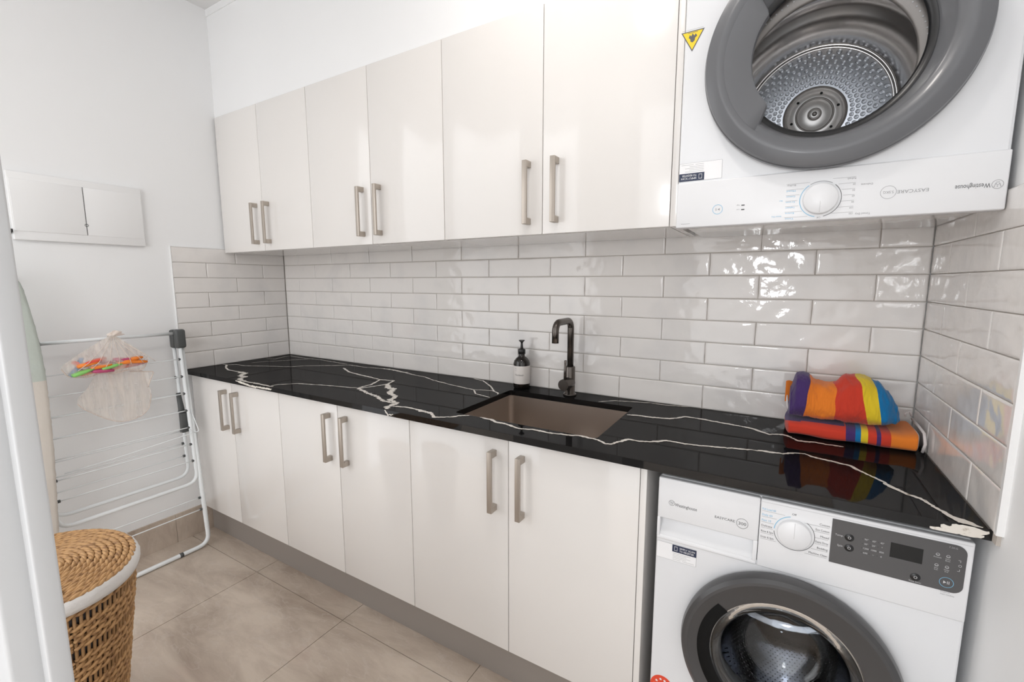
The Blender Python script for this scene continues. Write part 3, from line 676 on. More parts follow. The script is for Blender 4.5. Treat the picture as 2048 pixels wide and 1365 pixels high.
m = MB(); m.rect(2.606, WX1 - 0.004, 0.8512, 0.8516, YP, M['inkgrey']); m.build('panel_line', fa, (2.78, WY, 0.85))
m = MB(); m.lathe([(0.0, 0.011), (0.0300, 0.011), (0.032, 0.009), (0.0325, 0.0)], M['white_pl'], FY(WY - 0.003, 2.6705, 0.7925), 48)
m.box(2.6702, 2.6708, WY - 0.0145, WY - 0.0138, 0.786, 0.822, M['inklt'])
m.build('programme_dial', t, (2.6705, WY, 0.7925))
# dark control panel
px0, px1, pz0, pz1 = 2.7365, 2.9455, 0.7500, 0.8475
poly = [(px0, pz0)] + [(px1 - 0.016 + 0.016*math.cos(math.radians(a)), pz0 + 0.016 + 0.016*math.sin(math.radians(a))) for a in range(-90, 1, 15)] + [(px1 - 0.016 + 0.016*math.cos(math.radians(a)), pz1 - 0.016 + 0.016*math.sin(math.radians(a))) for a in range(0, 91, 15)] + [(px0, pz1)]
m = MB(); m.prism(poly, 0.0012, M['panel'], Matrix(((1, 0, 0, 0), (0, 0, -1, WY - 0.0031), (0, 1, 0, 0), (0, 0, 0, 1))))
pn = m.build('control_panel', t, (2.84, WY, 0.8))
YQ = WY - 0.0047
m = MB(); m.rect(2.8340, 2.8835, 0.7935, 0.8245, YQ, M['screen']); m.build('display', pn, (2.86, WY, 0.81))
for bx_, bz, nm in ((2.7674, 0.8135, 'temp'), (2.7684, 0.7910, 'spin'), (2.8764, 0.7635, 'saver')):
    m = MB(); m.lathe([(0, 0.0012), (0.0075, 0.0012), (0.0082, 0.0)], M['blackpl'], FY(YQ + 0.0006, bx_, bz), 24)
    m.ring(bx_, bz, YQ - 0.0009, 0.0020, 0.0008, M['inklt'], n=16)
    m.build('button', pn, (bx_, WY, bz))
m = MB(); m.ring(2.9215, 0.7685, YQ, 0.0098, 0.0007, M['inkblue'])
m.add([(2.917, YQ, 0.7655), (2.917, YQ, 0.7715), (2.9215, YQ, 0.7685)], [(0, 1, 2)], M['inklt']); m.rect(2.9225, 2.9235, 0.7655, 0.7715, YQ, M['inklt']); m.rect(2.9248, 2.9258, 0.7655, 0.7715, YQ, M['inklt'])
m.build('start_button_icon', pn, (2.92, WY, 0.768)); m = MB()
m.text('Temp.', 0.006, 2.7575, 0.8125, YQ, M['inklt'], 'RIGHT'); m.build('button_lettering', pn, (2.76, WY, 0.8)); m = MB(); m.text('Spin', 0.006, 2.7575, 0.790, YQ, M['inklt'], 'RIGHT'); m.build('button_lettering', pn, (2.76, WY, 0.79)); m = MB(); m.text('Time Saver', 0.0045, 2.8764, 0.7525, YQ, M['inklt'], 'CENTER')
m.build('button_lettering', pn, (2.80, WY, 0.8)); m = MB()
grid = [['90°', '60°', '40°'], ['30°', '20°', '*'], ['1200', '1000', '800'], ['600', '~', '0']]
for r_i, row in enumerate(grid):
    for c_i, s_ in enumerate(row):
        m.text(s_, 0.0052, 2.7955 + 0.0128*c_i, 0.8160 - 0.0098*r_i, YQ, M['inklt'], 'CENTER')
        m.rect(2.7885 + 0.0128*c_i, 2.7898 + 0.0128*c_i, 0.8172 - 0.0098*r_i, 0.8182 - 0.0098*r_i, YQ, M['blackpl'])
m.build('setting_lettering', pn, (2.80, WY, 0.8)); m = MB()
m.text('7.5KG', 0.0052, 2.925, 0.8395, YQ, M['inkgrey'], 'CENTER')
for cx_, cz_, s_ in ((2.9045, 0.8215, 'Prewash'), (2.9195, 0.8215, 'Extra\nRinse'), (2.9045, 0.7995, 'Easy\nIron'), (2.9195, 0.7995, 'Delay\nEnd')):
    m.ring(cx_, cz_, YQ, 0.0022, 0.0007, M['inklt'], n=16); m.rect(cx_ - 0.003, cx_ + 0.003, cz_ - 0.0012, cz_ - 0.0006, YQ, M['inklt'])
    for i_, q in enumerate(s_.split('\n')): m.text(q, 0.0035, cx_, cz_ - 0.0068 - 0.0036*i_, YQ, M['inklt'], 'CENTER')
m.build('option_lettering', pn, (2.91, WY, 0.81)); m = MB()
for zz in (0.8185, 0.7965): m.rect(2.9340, 2.9372, zz, zz + 0.0006, YQ, M['inklt'])
m.rect(2.9370, 2.9376, 0.8145, 0.819, YQ, M['inklt']); m.rect(2.9370, 2.9376, 0.7965, 0.801, YQ, M['inklt']); m.ring(2.9372, 0.8078, YQ, 0.0018, 0.0006, M['inklt'], n=14)
m.build('lock_icon', pn, (2.937, WY, 0.8))
# stickers
def sticker(parent, x0, x1, z0, z1, y, flip=False):
    m = MB(); m.prism(rr(x0, x1, z0, z1, 0.002), 0.0002, M['inkgrey'], Matrix(((1, 0, 0, 0), (0, 0, -1, y), (0, 1, 0, 0), (0, 0, 0, 1))))
    m.prism(rr(x0 + 0.0006, x1 - 0.0006, z0 + 0.0006, z1 - 0.0006, 0.0016), 0.0003, M['paper'], Matrix(((1, 0, 0, 0), (0, 0, -1, y - 0.0001), (0, 1, 0, 0), (0, 0, 0, 1))))
    yy = y - 0.0006
    def X(a): return x0 + (x1 - x0)*(1 - a) if flip else x0 + (x1 - x0)*a
    def Z(b): return z0 + (z1 - z0)*(1 - b) if flip else z0 + (z1 - z0)*b
    def rc(a0, a1, b0, b1, mt, d=0): m.rect(min(X(a0), X(a1)), max(X(a0), X(a1)), min(Z(b0), Z(b1)), max(Z(b0), Z(b1)), yy - d, mt)
    rc(0.40, 0.995, 0.56, 0.985, M['navy'])
    rc(0.45, 0.53, 0.64, 0.90, M['inklt'], 0.0001); rc(0.46, 0.52, 0.67, 0.87, M['navy'], 0.0002)
    m.text('SIMPLY SCAN', 0.0068, X(0.58), Z(0.79), yy - 0.0001, M['paper'], flip=flip, width=0.036); m.text('TO REGISTER', 0.0068, X(0.58), Z(0.63), yy - 0.0001, M['paper'], flip=flip, width=0.034)
    for i in range(4): rc(0.42, 0.86 - 0.1*(i % 2), 0.48 - 0.09*i, 0.465 - 0.09*i, M['inkgrey'])
    rc(0.42, 0.62, 0.11, 0.095, M['inkgrey']); rc(0.66, 0.95, 0.11, 0.095, M['inkgrey'])
    return m.build('sticker', parent, ((x0 + x1)/2, y, z0))
sticker(t, 2.3795, 2.4750, 0.6435, 0.6875, WY - 0.0002)
m = MB(); P = [(2.4085 + 0.030*math.cos(math.radians(a))*1.0, 0.277 + 0.034*math.sin(math.radians(a))) for a in range(0, 360, 10)]
m.prism(P, 0.0004, M['redst'], Matrix(((1, 0, 0, 0), (0, 0, -1, WY - 0.0002), (0, 1, 0, 0), (0, 0, 0, 1))))
for k, (sx, sz) in enumerate(((2.3945, 0.292), (2.4045, 0.300), (2.415, 0.299), (2.3885, 0.280))):
    st = [(sx + (0.0042 if i % 2 == 0 else 0.0018)*math.sin(i*PI/5), sz + (0.0042 if i % 2 == 0 else 0.0018)*math.cos(i*PI/5)) for i in range(10)]
    m.prism(st, 0.0002, M['paper'], Matrix(((1, 0, 0, 0), (0, 0, -1, WY - 0.0007), (0, 1, 0, 0), (0, 0, 0, 1))))
s2 = m.build('energy_sticker', t, (2.41, WY, 0.28)); s2['label'] = 'red energy rating sticker with white stars'
# washer door
F = FY(0, wcx, wcz)      # local z = -y world ; radius in x/z plane
def prof(l): return [(r_, -y_) for r_, y_ in l]
m = MB(); m.lathe(prof([(0.203, WY + 0.001), (0.2145, WY - 0.010), (0.2165, WY - 0.026), (0.213, WY - 0.037), (0.2055, WY - 0.043), (0.199, WY - 0.0435), (0.196, WY - 0.042), (0.163, WY - 0.034), (0.152, WY - 0.030), (0.1495, WY - 0.022), (0.149, WY + 0.002)]), M['ringpl2'], F, 96)
dr = m.build('door', t, (wcx, WY, wcz)); sharp(dr, 28)
# grip at the left of the ring: recess shade painted as a raised black band
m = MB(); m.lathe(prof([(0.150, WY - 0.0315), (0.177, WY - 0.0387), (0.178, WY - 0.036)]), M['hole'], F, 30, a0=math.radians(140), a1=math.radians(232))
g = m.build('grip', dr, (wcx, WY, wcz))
m = MB(); m.lathe(prof([(0.0005, WY + 0.093), (0.035, WY + 0.092), (0.070, WY + 0.085), (0.100, WY + 0.065), (0.114, WY + 0.035), (0.124, WY - 0.012), (0.130, WY - 0.028), (0.138, WY - 0.034), (0.146, WY - 0.031), (0.149, WY - 0.026), (0.149, WY - 0.016), (0.141, WY - 0.018), (0.134, WY - 0.018), (0.131, WY - 0.006), (0.122, WY + 0.038), (0.106, WY + 0.073), (0.073, WY + 0.096), (0.035, WY + 0.104), (0.0005, WY + 0.105)]), M['glass'], F, 72)
gl = m.build('glass_bowl', dr, (wcx, WY, wcz))
# gasket and drum
m = MB(); m.lathe(prof([(0.1845, WY + 0.002), (0.175, WY + 0.008), (0.150, WY + 0.016), (0.142, WY + 0.030), (0.150, WY + 0.045), (0.165, WY + 0.052)]), M['rubber'], F, 72)
m.build('door_gasket', t, (wcx, WY, wcz))
m = MB(); m.lathe(prof([(0.158, WY + 0.050), (0.163, WY + 0.056), (0.225, WY + 0.075), (0.232, WY + 0.09), (0.232, WY + 0.40), (0.215, WY + 0.43), (0.15, WY + 0.435), (0.12, WY + 0.42), (0.05, WY + 0.415), (0.0005, WY + 0.415)]), M['chrome2'], F, 96)
for a in (95, 215, 335):
    for k in range(1):
        ca = math.radians(a); P = []
        for i in range(13):
            yy = WY + 0.10 + 0.28*i/12; hgt = 0.055*math.sin(PI*min(1, (i + 0.6)/3)/2)*min(1, (12.6 - i)/3)
            for j in range(9):
                q = (j - 4)/4; rr_ = 0.231 - hgt*(1 - q*q)**0.6 if abs(q) < 1 else 0.232
                an = ca + q*0.16; P.append((wcx + rr_*math.cos(an), yy, wcz + rr_*math.sin(an)))
        m.add(P, [(i*9 + j, i*9 + j + 1, (i + 1)*9 + j + 1, (i + 1)*9 + j) for i in range(12) for j in range(8)], M['chrome2'], True)
# perforations around the drum wall
for i in range(26):
    yy = WY + 0.095 + 0.30*i/25
    for k in range(120):
        an = 2*PI*(k + 0.5*(i % 2))/120; c_ = Vector((wcx + 0.2312*math.cos(an), yy, wcz + 0.2312*math.sin(an)))
        tv = Vector((-math.sin(an), 0, math.cos(an)))*0.0019; yv = Vector((0, 0.0019, 0))
        m.add([c_ + tv*math.cos(q*PI/3) + yv*math.sin(q*PI/3) for q in range(6)], [tuple(range(6))], M['hole'])
m.build('drum', t, (wcx, WY + 0.2, wcz), recalc=False)

# ------------------------------------------------------------------ dryer (hung upside down on the wall)
DX0, DX1, DY, DZ0, DZ1 = 2.3685, 2.9645, -0.455, 1.479, 2.325
t = thing('tumble_dryer', ((DX0 + DX1)/2, -0.2, DZ0), 'white tumble dryer hung upside down on the wall beside the wall cabinets', 'dryer')
dcx, dcz = 2.6685, 1.835
m = MB(); zs_ = 1.5895
disc_hole_plate(m, DX0 + 0.006, DX1 - 0.006, zs_ - 0.012, DZ1 - 0.006, DY, dcx, dcz, 0.20, M['white_app'])
sh = [(DX0 + 0.006, DY), (DX0 + 0.0018, DY + 0.0018), (DX0, DY + 0.006), (DX0, -0.02), (DX1, -0.02), (DX1, DY + 0.006), (DX1 - 0.0018, DY + 0.0018), (DX1 - 0.006, DY)]
n = len(sh); m.add([(x, y, z) for z in (zs_ - 0.03, DZ1) for x, y in sh], [(i, i + 1, n + i + 1, n + i) for i in range(n - 1)] + [tuple(n + k for k in range(n))], M['white_app'])
m.box(DX0 + 0.001, DX1 - 0.001, DY + 0.012, -0.006, 1.4930, 1.565, M['door'], 0.002)
m.build('body', t, ((DX0 + DX1)/2, -0.2, DZ0))
m = MB(); m.box(DX0 - 0.0004, DX1 + 0.0004, DY - 0.004, DY + 0.03, DZ0, zs_ - 0.0002, M['white_pl'], 0.003)
cf = m.build('control_fascia', t, (2.66, DY, DZ0))
# door: ring and clear inner window
F = FY(0, dcx, dcz)
m = MB(); m.lathe(prof([(0.238, DY - 0.0006), (0.2455, DY - 0.004), (0.2480, DY - 0.012), (0.2470, DY - 0.020), (0.2445, DY - 0.023), (0.2455, DY - 0.026), (0.243, DY - 0.034), (0.222, DY - 0.044), (0.214, DY - 0.045), (0.205, DY - 0.042), (0.193, DY - 0.036), (0.188, DY - 0.030), (0.176, DY + 0.010), (0.170, DY + 0.020)]), M['ringpl'], F, 110)
dr = m.build('door', t, (dcx, DY, dcz)); sharp(dr, 28)
# grip plate spanning the left part of the opening, cut by a wavy inner edge
def plate_pt(a, r_, y_): return (dcx + r_*math.cos(math.radians(a)), y_, dcz + r_*math.sin(math.radians(a)))
m = MB(); prf = []
A0, A1, NA = 134, 232, 40
for i in range(NA + 1):
    a = A0 + (A1 - A0)*i/NA
    tq = min(1, (i/NA)/0.10, (1 - i/NA)/0.12); tq = tq*tq*(3 - 2*tq)
    rin = 0.199 - (0.199 - 0.148)*tq
    prf.append([plate_pt(a, rin, DY - 0.014), plate_pt(a, rin + 0.001, DY - 0.0290), plate_pt(a, rin + 0.005, DY - 0.0318), plate_pt(a, 0.204, DY - 0.0418)])
vs = [p for r_ in prf for p in r_]
m.add(vs, [(i*4 + j, i*4 + j + 1, (i + 1)*4 + j + 1, (i + 1)*4 + j) for i in range(NA) for j in range(3)], M['ringpl'], True)
gp = m.build('grip', dr, (dcx, DY, dcz)); sharp(gp, 40)
m = MB(); m.lathe(prof([(0.1735, DY + 0.012), (0.164, DY + 0.014), (0.160, DY + 0.022)]), M['blackpl'], F, 90)
m.build('window_rim', dr, (dcx, DY, dcz))
m = MB(); m.lathe(prof([(0.1655, DY + 0.0165), (0.0005, DY + 0.0165)]), M['pane'], F, 80)
gl = m.build('glass_window', dr, (dcx, DY, dcz))
# drum
ax, az = 2.659, 1.806
F2 = FY(0, ax, az)
m = MB(); m.lathe(prof([(0.199, DY + 0.004), (0.196, DY + 0.03), (0.205, DY + 0.046)]), M['seal'], F, 90)
m.lathe(prof([(0.163, DY + 0.058), (0.161, DY + 0.050), (0.165, DY + 0.047), (0.235, DY + 0.044), (0.250, DY + 0.062)]), M['seal'], F2, 90)
for k in range(90):
    a = 2*PI*k/90; m.ring(ax + 0.178*math.cos(a), az + 0.178*math.sin(a), DY + 0.0455, 0.0001, 0.0016, M['inklt'], n=8)
m.build('drum_collar', t, (ax, DY, az), recalc=False)
m = MB()
m.lathe(prof([(0.250, DY + 0.06), (0.2510, DY + 0.10), (0.2475, DY + 0.107), (0.2475, DY + 0.112), (0.2515, DY + 0.119), (0.2515, DY + 0.150), (0.246, DY + 0.160), (0.246, DY + 0.166), (0.2515, DY + 0.176), (0.2515, DY + 0.24), (0.248, DY + 0.252), (0.236, DY + 0.266), (0.222, DY + 0.276), (0.205, DY + 0.292), (0.190, DY + 0.315), (0.184, DY + 0.331), (0.182, DY + 0.341), (0.177, DY + 0.345), (0.172, DY + 0.341), (0.169, DY + 0.345)]), M['chrome'], F2, 128)
BY = DY + 0.345
m.lathe(prof([(0.169, BY), (0.076, BY)]), M['galv'], F2, 128)
m.lathe(prof([(0.076, BY), (0.074, BY + 0.004), (0.066, BY + 0.004)]), M['seal'], F2, 96)
m.lathe(prof([(0.066, BY + 0.003), (0.066, BY - 0.004), (0.046, BY - 0.005)]), M['satin'], F2, 80)
m.lathe(prof([(0.046, BY - 0.005), (0.045, BY - 0.002), (0.042, BY - 0.002), (0.041, BY - 0.005)]), M['seal'], F2, 80)
m.lathe(prof([(0.041, BY - 0.005), (0.039, BY - 0.008), (0.017, BY - 0.009)]), M['satin'], F2, 80)
m.lathe(prof([(0.017, BY - 0.009), (0.0165, BY - 0.006), (0.0135, BY - 0.006), (0.013, BY - 0.009)]), M['seal'], F2, 60)
m.lathe(prof([(0.013, BY - 0.009), (0.011, BY - 0.013), (0.0065, BY - 0.013)]), M['satin'], F2, 60)
m.lathe(prof([(0.0065, BY - 0.013), (0.006, BY - 0.010), (0.0005, BY - 0.010)]), M['seal'], F2, 6)
for k in range(6):
    a = 2*PI*k/6 + 0.3; m.ring(ax + 0.056*math.cos(a), az + 0.056*math.sin(a), BY - 0.0052, 0.0001, 0.0035, M['hole'], n=14)
# dimples
nr = 7
for i in range(nr):
    r_ = 0.086 + (0.161 - 0.086)*i/(nr - 1); nn = 44
    rad = 0.0048 + 0.0012*i/(nr - 1)
    for k in range(nn):
        a = 2*PI*(k + 0.5*(i % 2))/nn; cx_, cz_ = ax + r_*math.cos(a), az + r_*math.sin(a)
        m.lathe([(rad*1.18, 0.0), (rad*1.02, 0.0016), (rad*0.72, 0.0028), (rad*0.5, 0.0028), (rad*0.42, 0.0012), (0.0002, 0.0009)], M['galv'], FY(BY, cx_, cz_), 10)
m.build('drum', t, (ax, BY, az), recalc=False)
m = MB(); P = []
for i in range(15):
    yy = DY + 0.065 + 0.24*i/14; f = math.sin(PI*min(1, (i + 0.3)/2.5)/2)*min(1, (14.4 - i)/3)
    for j in range(11):
        q = (j - 5)/5; an = math.radians(-58) + q*0.20; r_ = 0.2512 - 0.062*f*(1 - q*q)**0.5
        P.append((ax + r_*math.cos(an), yy, az + r_*math.sin(an)))
m.add(P, [(i*11 + j, i*11 + j + 1, (i + 1)*11 + j + 1, (i + 1)*11 + j) for i in range(14) for j in range(10)], M['inklt'], True)
m.build('drum_lifter', t, (ax, BY, az), recalc=False)
# fascia printing, upside down
YD = DY - 0.0044
m = MB(); m.lathe([(0.0, 0.012), (0.0305, 0.012), (0.0325, 0.010), (0.033, 0.0)], M['white_pl'], FY(DY - 0.004, 2.6715, 1.5245), 48)
m.box(2.6712, 2.6718, DY - 0.0164, DY - 0.0158, 1.495, 1.519, M['inklt'])
m.build('programme_dial', t, (2.6715, DY, 1.5245))
m = MB()
logo(m, 2.9500, 1.5268, YD, 1.3, M['inkgrey'], True); m.text('Westinghouse', 0.0125, 2.9405, 1.5302, YD, M['ink'], flip=True, width=0.050)
m.build('brand_lettering', cf, (2.92, DY, 1.53)); m = MB()
m.text('EASYCARE', 0.0095, 2.8525, 1.5300, YD, M['inkgrey'], flip=True, width=0.049)
m.ring(2.7885, 1.5275, YD, 0.0125, 0.0007, M['inkgrey']); m.text('5.5KG', 0.0075, 2.7885, 1.530, YD, M['inkgrey'], 'CENTER', flip=True, width=0.017)
m.build('model_lettering', cf, (2.82, DY, 1.53)); m = MB()
m.ring(2.6715, 1.5245, YD, 0.0375, 0.0012, M['ink'], math.radians(-78), math.radians(48)); m.ring(2.6715, 1.5245, YD, 0.0375, 0.0012, M['inkgrey'], math.radians(58), math.radians(122)); m.ring(2.6715, 1.5245, YD, 0.0375, 0.0013, M['inkblue'], math.radians(126), math.radians(258))
m.text('Off', 0.0055, 2.6715, 1.4868, YD, M['inkgrey'], 'CENTER', flip=True)
for i, s_ in enumerate(('Refresh', '20', '30', '60', '90', '120', '150')):
    z = 1.5640 - 0.0122*i; x0 = 2.6860 + 0.026*math.sin(PI*(i + 0.5)/7)
    m.rect(x0, 2.7320, z + 0.0012, z + 0.0017, YD, M['inkgrey']); m.text(s_, 0.0052, 2.7325, z, YD, M['inkgrey'], flip=True)
for i, s_ in enumerate(('Bulky', 'Mixed', 'Cotton', 'Iron', 'Cupboard', 'Extra', 'Time')):
    z = 1.5605 - 0.0122*i; x0 = 2.6600 - 0.027*math.sin(PI*(i + 0.5)/7)
    m.rect(2.6060, x0 - 0.004, z + 0.0012, z + 0.0017, YD, M['inkgrey']); m.text(s_, 0.0050, 2.6065 + 0.018, z, YD, M['inkblue'] if i else M['inkgrey'], flip=True, width=0.017)
m.text('Timed Dry', 0.0058, 2.7620, 1.4895, YD, M['inkgrey'], flip=True, width=0.026); m.text('Delicate', 0.0052, 2.7620, 1.5495, YD, M['inkgrey'], flip=True, width=0.020)
m.text('Eco', 0.0045, 2.600, 1.528, YD, M['inkblue'], flip=True); m.text('Sensor Dry', 0.0045, 2.600, 1.4935, YD, M['inkblue'], flip=True)
m.build('programme_markings', cf, (2.67, DY, 1.52)); m = MB()
m.ring(2.4645, 1.5185, YD, 0.0105, 0.0010, M['inkblue'])
m.add([(2.4690, YD, 1.5155), (2.4690, YD, 1.5215), (2.4645, YD, 1.5185)], [(0, 1, 2)], M['inkgrey']); m.rect(2.4615, 2.4622, 1.5155, 1.5215, YD, M['inkgrey']); m.rect(2.4595, 2.4602, 1.5155, 1.5215, YD, M['inkgrey'])
m.build('start_button_icon', cf, (2.46, DY, 1.52)); m = MB()
for z in (1.5240, 1.5140):
    m.rect(2.516, 2.523, z - 0.0013, z + 0.0013, YD, M['ink']); m.text('High' if z > 1.52 else 'Low', 0.0042, 2.5130, z + 0.0018, YD, M['inkgrey'], flip=True)
m.build('indicator_lights', cf, (2.52, DY, 1.52))
m = MB(); m.rect(2.381, 2.402, 1.4882, 1.4889, YD, M['inkgrey']); m.build('small_print', cf, (2.39, DY, 1.488))
sticker(t, 2.3700, 2.4690, 1.5925, 1.6365, DY - 0.0002, True)
m = MB(); Tm = Matrix(((1, 0, 0, 0), (0, 0, -1, DY - 0.0002), (0, 1, 0, 0), (0, 0, 0, 1)))
def tri(k, y): return Matrix(((1, 0, 0, 0), (0, 0, -1, y), (0, 1, 0, 0), (0, 0, 0, 1))), [(2.3865 + (0.0265*c_)*k, 1.9275 + dz*k) for c_, dz in ((-1, 0.0165), (1, 0.0165), (0, -0.0305))]
for k, y, mt in ((1.0, DY - 0.0002, 'ink'), (0.86, DY - 0.0004, 'yellow')):
    T_, P = tri(k, y); m.prism(P, 0.0002, M[mt], T_)
fl = [(2.3865 + a*0.011, 1.928 + b*0.011) for a, b in ((0, -0.95), (0.45, -0.6), (0.5, -0.1), (0.95, 0.25), (0.6, 0.75), (0.35, 0.35), (0.0, 0.9), (-0.3, 0.35), (-0.6, 0.7), (-0.8, 0.1), (-0.45, -0.2), (-0.4, -0.7))]
m.prism(fl, 0.0002, M['ink'], Matrix(((1, 0, 0, 0), (0, 0, -1, DY - 0.0008), (0, 1, 0, 0), (0, 0, 0, 1))))
m.rect(2.3755, 2.3980, 1.9392, 1.9402, DY - 0.0010, M['ink']); m.rect(2.362, 2.410, 1.9468, 1.9474, DY - 0.0004, M['inkgrey'])
ws = m.build('warning_sticker', t, (2.386, DY, 1.93)); ws['label'] = 'yellow flame warning triangle'

# ------------------------------------------------------------------ electrical panel on the left wall
t = thing('meter_box', (-0.008, -0.91, 1.51), 'flush white electrical box with two panels on the left wall', 'electrical box')
m = MB(); px = -0.0083
m.box(px, 0.012, -1.127, -0.697, 1.509, 1.7725, M['gloss_trim'], 0.003)
m.build('frame', t, (0, -0.91, 1.51))
for a, b, nm in ((-1.1225, -0.9068, 'left'), (-0.9030, -0.7005, 'right')):
    m = MB(); m.box(0.0115, 0.0145 if nm == 'left' else 0.0130, a, b, 1.543, 1.7445, M['gloss_trim'], 0.001)
    cv = m.build('cover', t, (0, a, 1.54))
m = MB(); m.box(0.0112, 0.0122, -0.9060, -0.9038, 1.543, 1.7445, M['rubber'])
m.lathe([(0.0045, 0.0), (0.0065, 0.0)], M['rubber'], Matrix.Translation((0.01465, -0.9055, 1.585)) @ Matrix.Rotation(PI/2, 4, 'Y'), 18)
m.build('finger_notch', t, (0, -0.905, 1.58))
# small black wall hooks
for z, lab in ((1.541, 'small black wall hook beside the electrical box'), (1.352, 'small black wall hook at the tip of the ironing board')):
    y = -1.133 if z > 1.5 else -1.139
    t = thing('wall_hook', (-0.0085, y, z), lab, 'hook')
    m = MB(); m.lathe([(0.0, 0.004), (0.009, 0.004), (0.010, 0.0)], M['black'], Matrix.Translation((-0.0084, y, z)) @ Matrix.Rotation(PI/2, 4, 'Y'), 16)
    m.tube([(-0.005, y, z - 0.002), (0.012, y, z - 0.006), (0.022, y, z - 0.002), (0.024, y, z + 0.007)], 0.003, M['black'], 8)
    m.build('hook', t, (-0.0085, y, z))

# ------------------------------------------------------------------ drying rack, folded against the left wall
t = thing('drying_rack', (0.15, -0.88, 0), 'folded white wire clothes drying rack leaning on the left wall', 'drying rack')
def fillet(pts, r, n=7):
    pts = [Vector(p) for p in pts]; out = [pts[0]]
    for a, b, c in zip(pts[:-2], pts[1:-1], pts[2:]):
        u = (a - b).normalized(); v = (c - b).normalized()
        p0 = b + u*r; p1 = b + v*r
        for k in range(n + 1):
            s_ = k/n; out.append(p0*(1 - s_)**2 + b*2*s_*(1 - s_) + p1*s_*s_)
    out.append(pts[-1]); return out
YR, YL_ = -0.628, -1.150
def U_frame(name, xt, zt_, xb, zb, yr, yl, r=0.0095):
    m = MB(); m.tube(fillet([(xt, yr, zt_), (xb, yr + 0.008, zb), (xb, yl - 0.008, zb), (xt, yl, zt_)], 0.055), r, M['rack'], 12)
    return m.build(name, t, (xt, (yr + yl)/2, zb))
f0 = U_frame('leg_frame', 0.085, 1.06, 0.165, 0.0115, YR + 0.004, YL_ - 0.004, 0.0100)
f1 = U_frame('wing_frame', 0.102, 1.06, 0.138, 0.340, YR - 0.010, YL_ + 0.010, 0.0085)
f2 = U_frame('wing_frame', 0.062, 1.06, 0.072, 0.365, YR - 0.018, YL_ + 0.018, 0.0080)
m = MB(); m.tube([(0.085, YR - 0.02, 1.094), (0.085, YL_ + 0.02, 1.098)], 0.0075, M['rack'], 12); m.build('top_bar', t, (0.085, -0.9, 1.09))
def wire(par, x, z, yr, yl, r=0.0027, sag=0.0, x2=None):
    m = MB(); n = 8; x2 = x if x2 is None else x2
    m.tube([(x + (x2 - x)*k/n, yr + (yl - yr)*k/n, z - sag*math.sin(PI*k/n)) for k in range(n + 1)], r, M['rack'], 6)
    m.lathe([(0.0066, -0.004), (0.0066, 0.004)], M['rackpl'], Matrix.Translation((x, yr - 0.010, z)) @ Matrix.Rotation(PI/2, 4, 'X'), 8, cap0=True, cap1=True)
    m.lathe([(0.0066, -0.004), (0.0066, 0.004)], M['rackpl'], Matrix.Translation((x2, yl + 0.010, z)) @ Matrix.Rotation(PI/2, 4, 'X'), 8, cap0=True, cap1=True)
    m.build('wire', par, (x, (yr + yl)/2, z))
for i in range(7):
    z = 0.9684 - 0.0858*i; s_ = (1.06 - z)/0.72
    wire(f1, 0.102 + 0.036*s_, z, YR - 0.008 + 0.006*s_, YL_ + 0.008)
for z in (0.600, 0.535, 0.47, 0.875, 0.79, 0.70):
    s_ = (1.06 - z)/0.70; wire(f2, 0.062 + 0.01*s_, z, YR - 0.014, YL_ + 0.014, 0.0025)
for z in (0.258, 0.197): wire(f0, 0.085 + 0.08*(1.06 - z)/1.05, z, YR + 0.004, YL_ - 0.004)
for yy in (YR - 0.008, YL_ + 0.008):
    m = MB(); m.box(0.052, 0.082, yy - 0.024, yy + 0.020, 1.022, 1.112, M['rackpl'], 0.010); m.box(0.086, 0.118, yy - 0.020, yy + 0.024, 1.022, 1.114, M['rackpl'], 0.010)
    m.box(0.078, 0.090, yy - 0.012, yy + 0.012, 1.03, 1.10, M['rackpl'])
    m.build('hinge_block', t, (0.085, yy, 1.02))
m = MB(); m.tube([(0.090, YR - 0.030, 0.800), (0.096, YR - 0.026, 0.72), (0.100, YR - 0.018, 0.60)], [0.010, 0.014, 0.014], M['rackpl'], 10, flat=0.6)
m.box(0.088, 0.112, YR - 0.038, YR + 0.0, 0.60, 0.70, M['rackpl'], 0.006)
m.build('locking_arm', t, (0.095, YR - 0.02, 0.7))
m = MB(); m.tube(fillet([(0.120, YR + 0.002, 0.72), (0.150, YR + 0.020, 0.60), (0.125, YR + 0.004, 0.595)], 0.012), 0.0022, M['rack'], 8)
m.tube(fillet([(0.115, YR - 0.012, 0.63), (0.150, YR - 0.010, 0.60), (0.115, YR - 0.30, 0.565), (0.110, YL_ + 0.05, 0.555)], 0.012), 0.0022, M['rack'], 8)
m.build('stay_wire', t, (0.12, YR, 0.65))
m = MB(); m.tube([(0.165, -0.735, 0.0115), (0.165, -0.75, 0.0115)], 0.0112, M['rackpl'], 12); m.build('foot_sleeve', t, (0.165, -0.74, 0.01))

